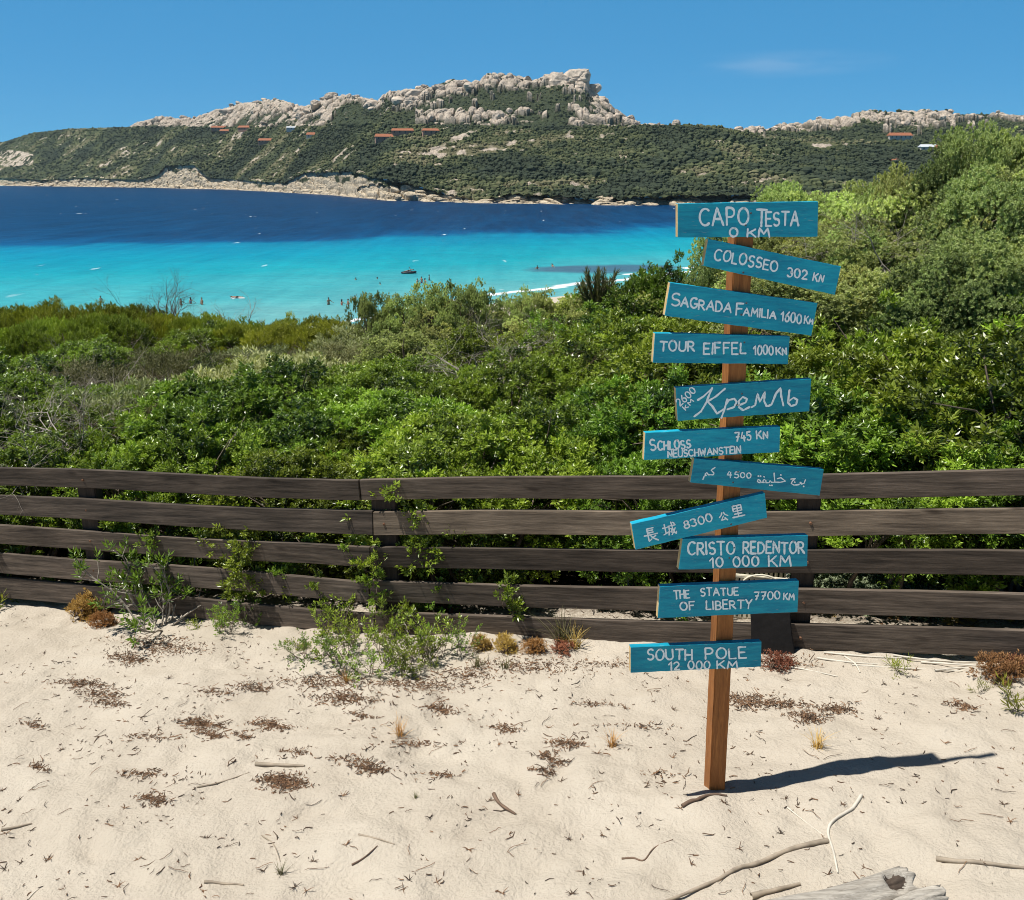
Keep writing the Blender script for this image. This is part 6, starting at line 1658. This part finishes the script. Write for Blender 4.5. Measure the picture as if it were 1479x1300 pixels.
def body_nodes(pose):
    n = [((0, 0, .96), .125), ((0, .01, 1.15), .115), ((0, .01, 1.36), .14), ((0, 0, 1.49), .055), ((0, -.01, 1.58), .075), ((0, -.01, 1.68), .088), ((0, -.10, 1.63), .022), ((-.085, .01, 1.63), .018), ((.085, .01, 1.63), .018)]
    e = [(0, 1), (1, 2), (2, 3), (3, 4), (4, 5), (4, 6), (4, 7), (4, 8)]
    arms = {'down': ((.25, .0, 1.14), (.27, -.10, .92)), 'out': ((.38, -.06, 1.22), (.52, -.16, 1.10)), 'up': ((.33, -.04, 1.55), (.24, -.08, 1.78)), 'front': ((.26, -.16, 1.20), (.20, -.40, 1.14)), 'swim': ((.40, -.02, 1.62), (.34, -.06, 1.88))}
    for s in (-1, 1):
        el, wr = arms[pose[0 if s < 0 else 1]]
        i = len(n); n += [((s * .17, 0, 1.42), .062), ((s * el[0], el[1], el[2]), .042), ((s * wr[0], wr[1], wr[2]), .027)]
        e += [(2, i), (i, i + 1), (i + 1, i + 2)]
        d = np.array([s * (wr[0] - el[0]), wr[1] - el[1], wr[2] - el[2]]); d /= np.linalg.norm(d); w = np.array([s * wr[0], wr[1], wr[2]])
        sd_ = np.cross(d, [0, 1, 0.2]); sd_ /= np.linalg.norm(sd_); pm = len(n); n.append((tuple(w + d * .06), .032)); e.append((i + 2, pm))
        for k, (o_, l_) in enumerate(((-.030, .070), (-.010, .085), (.010, .080), (.028, .062))):
            q = len(n); n += [(tuple(w + d * .10 + sd_ * o_), .0105), (tuple(w + d * (.10 + l_) + sd_ * o_ * 1.25 + np.array([0, -.012, 0])), .008)]; e += [(pm, q), (q, q + 1)]
        q = len(n); n.append((tuple(w + d * .085 - sd_ * .055), .011)); e.append((pm, q))
    for s in (-1, 1):
        i = len(n); n += [((s * .095, 0, .88), .092), ((s * .11, -.01, .50), .058), ((s * .11, .02, .09), .040), ((s * .115, -.15, .035), .034)]
        e += [(0, i), (i, i + 1), (i + 1, i + 2), (i + 2, i + 3)]
    return n, e
BODY = {}
def body(pose, sk):
    k = (pose, sk)
    if k not in BODY: BODY[k] = skin_mesh('person', *body_nodes(pose), M[sk])
    return BODY[k]
def hair_mesh(long_):
    bm = bmesh.new(); bmesh.ops.create_uvsphere(bm, u_segments=16, v_segments=10, radius=.108)
    for v in bm.verts:
        v.co.y = v.co.y * 1.05 + .012; v.co.z = v.co.z + 1.675
        if v.co.y < -.02 and v.co.z < 1.69: v.co.y = -.02
        if long_ and v.co.y > .02 and v.co.z < 1.64: v.co.z -= .20; v.co.y += .01
        elif v.co.z < 1.60: v.co.z = 1.60
    me = bpy.data.meshes.new('hair'); bm.to_mesh(me); bm.free()
    for p_ in me.polygons: p_.use_smooth = True
    return me
HAIR = {}
def hair(long_, m):
    if (long_, m) not in HAIR:
        h = hair_mesh(long_); h.materials.append(M[m]); HAIR[(long_, m)] = h
    return HAIR[(long_, m)]
SWIM = {}
def swim(kind, m):
    if (kind, m) not in SWIM:
        if kind == 'shorts': n = [((0, 0, .98), .135), ((-.095, 0, .86), .104), ((-.105, -.005, .62), .086), ((.095, 0, .86), .104), ((.105, -.005, .62), .086)]; e = [(0, 1), (1, 2), (0, 3), (3, 4)]
        else: n = [((0, 0, .90), .134), ((0, 0, .98), .134), ((0, .01, 1.15), .124), ((0, .008, 1.34), .148)]; e = [(0, 1), (1, 2), (2, 3)]
        SWIM[(kind, m)] = skin_mesh('swimwear', n, e, M[m])
    return SWIM[(kind, m)]
def person(px, py, depth, pose, sk, hr, long_, sw, swm, rz, label, mode='stand', group='bathers in the shallow water'):
    d = float((2.4 - SEA) / slope(py)); x = float(x_at(px, d, SEA))
    t = empty('person', (x, d, SEA - depth), rz); tag(t, label, 'person', group)
    if mode == 'float': t.location.z = SEA - .02; t.rotation_euler = (R(-86), 0, rz)
    link('body', body(pose, sk), t); link('hair', hair(long_, hr), t); link('swimwear', swim(sw, swm), t)
    return t
person(475, 440, .80, ('down', 'out'), 'skin_a', 'hair_dark', False, 'shorts', 'swim_black', .6, 'tanned bather standing alone waist deep, first of the four left of the narrow juniper')
person(494, 441, .95, ('front', 'down'), 'skin_b', 'hair_dark', True, 'suit', 'swim_red', 2.4, 'bather in red standing beside the closest companion of the four')
person(503, 441, .90, ('down', 'down'), 'skin_a', 'hair_brown', False, 'shorts', 'swim_blue', -.8, 'tanned bather standing beside the one in red, facing the beach')
person(513, 438, .70, ('out', 'up'), 'skin_b', 'hair_dark', False, 'shorts', 'swim_black', .2, 'bather with a raised arm, last of the four left of the narrow juniper')
person(514, 404, 1.40, ('out', 'out'), 'skin_a', 'hair_dark', False, 'shorts', 'swim_black', 0, 'swimmer with only head and shoulders showing, midway between the dinghy and the group of four')
person(545, 403, 1.42, ('out', 'out'), 'skin_b', 'hair_dark', True, 'suit', 'swim_black', 1, 'swimmer with only the head showing, to the left of the dinghy')
person(549, 411, 1.42, ('out', 'out'), 'skin_a', 'hair_dark', False, 'shorts', 'swim_black', 2, 'swimmer with only the head showing, directly above the narrow juniper')
person(603, 411, .80, ('down', 'front'), 'skin_b', 'hair_brown', True, 'suit', 'swim_red', .9, 'bather in red at the near side of the huddle below the dinghy')
person(609, 409, .70, ('front', 'down'), 'skin_a', 'hair_dark', False, 'shorts', 'swim_blue', -.5, 'tallest bather in the middle of the huddle below the dinghy')
person(614, 410, .85, ('out', 'front'), 'skin_b', 'hair_dark', True, 'suit', 'swim_black', 2.2, 'bather in black swimsuit at the far side of the huddle below the dinghy')
person(620, 405, .80, ('down', 'down'), 'skin_a', 'hair_dark', False, 'shorts', 'swim_black', 1.5, 'dark bather standing just apart from the huddle, to its right')
person(146, 437, .85, ('down', 'down'), 'skin_b', 'hair_dark', False, 'shorts', 'swim_red', .3, 'lone bather whose head shows above the yellow green bushes')
person(262, 441, .85, ('down', 'out'), 'skin_a', 'hair_dark', False, 'shorts', 'swim_black', .9, 'bather seen through the leafless shrub, leftmost of three')
person(276, 439, .85, ('out', 'down'), 'skin_b', 'hair_dark', True, 'suit', 'swim_blue', 2.9, 'bather seen by the leafless shrub, middle of three')
person(292, 440, .80, ('down', 'down'), 'skin_a', 'hair_brown', False, 'shorts', 'swim_black', -.6, 'bather right of the leafless shrub, rightmost of three')
person(776, 389, 1.05, ('out', 'front'), 'skin_a', 'hair_dark', False, 'shorts', 'swim_black', .4, 'bather chest deep left of the one splashing near the dark seagrass')
person(798, 386, 1.10, ('up', 'out'), 'skin_b', 'hair_dark', False, 'shorts', 'swim_blue', -.4, 'bather with an arm up beside the dark seagrass')
person(848, 411, .35, ('down', 'down'), 'skin_a', 'hair_brown', False, 'shorts', 'swim_red', .8, 'bather at the foam line beside the dark spiky shrub')
M['mat_white'] = simple('white_vinyl', (0.80, 0.80, 0.78), 0.4, 0.05, 3, 0, spec=0.5)
M['rubber'] = simple('black_rubber', (0.02, 0.022, 0.03), 0.5, 0.15, 3, 0, spec=0.4)
def air_mattress(px, py):
    d = float((2.4 - SEA) / slope(py)); x = float(x_at(px, d, SEA)); t = empty('air_mattress', (x, d, SEA + .02), R(8)); tag(t, 'white air mattress floating with a swimmer lying on it', 'air mattress')
    bm = bmesh.new(); n = 5
    for i in range(n):
        v = bmesh.ops.create_uvsphere(bm, u_segments=12, v_segments=8, radius=1)['verts']
        for q in v: q.co = Vector((q.co.x * 1.0, (i - 2) * .15 + q.co.y * .10, q.co.z * .09))
    bm_obj('tube', bm, M['mat_white'], t, smooth=True)
    bm = bmesh.new(); v = bmesh.ops.create_uvsphere(bm, u_segments=12, v_segments=8, radius=1)['verts']
    for q in v: q.co = Vector((-.88 + q.co.x * .16, q.co.y * .36, .07 + q.co.z * .09))
    bm_obj('pillow', bm, M['mat_white'], t, smooth=True)
    p = person(px, py, 0, ('down', 'swim'), 'skin_a', 'hair_dark', False, 'shorts', 'swim_black', 0, 'swimmer lying on the white air mattress', 'float')
    p.location = (x + 0.75, d, SEA + .20); p.rotation_euler = (R(-88), 0, R(90 + 8))
air_mattress(344, 431)
def dinghy(px, py):
    d = float((2.4 - SEA) / slope(py)); x = float(x_at(px, d, SEA)); t = empty('dinghy', (x, d, SEA), R(12)); tag(t, 'small black inflatable dinghy drifting above the huddle of bathers', 'dinghy')
    tb = TB(10); pts = [(1.15 * math.cos(R(a)) * (1 if math.cos(R(a)) < 0 else 1.12), .58 * math.sin(R(a)), .16 + .10 * max(0, math.cos(R(a))) ** 2) for a in range(0, 361, 12)]; tb.tube(pts, .19)
    link('hull_tube', tb.mesh('hull_tube', M['rubber']), t)
    bm = bmesh.new(); box_bm(bm, -.9, .9, -.4, .4, -.02, .06); bm_obj('floor', bm, M['rubber'], t, bevel=.02)
    bm = bmesh.new(); box_bm(bm, -.2, .1, -.44, .44, .2, .27); bm_obj('seat', bm, M['swim_blue'], t, bevel=.02)
    p = person(px, py, 0, ('front', 'front'), 'skin_a', 'hair_dark', False, 'shorts', 'swim_black', 0, 'swimmer lying across the black inflatable dinghy', 'float'); p.location = (x - .8, d, SEA + .36); p.rotation_euler = (R(-80), 0, R(-78))
dinghy(590, 395)

# ------------------------------------------------------------------ the sea air
def air():
    bm = bmesh.new(); box_bm(bm, -2600, 2600, -40, 2700, SEA - 3.0, 190)
    m = bpy.data.materials.new('sea_air'); m.use_nodes = True; nt = m.node_tree; nt.nodes.clear()
    o = nt.nodes.new('ShaderNodeOutputMaterial'); v = nt.nodes.new('ShaderNodeVolumePrincipled')
    v.inputs['Color'].default_value = (0.72, 0.90, 1.0, 1); v.inputs['Density'].default_value = 0.00003; v.inputs['Anisotropy'].default_value = 0.2
    nt.links.new(v.outputs[0], o.inputs['Volume'])
    tag(bm_obj('haze', bm, m), 'thin sea haze lying over the bay', None, None, 'stuff')
air()
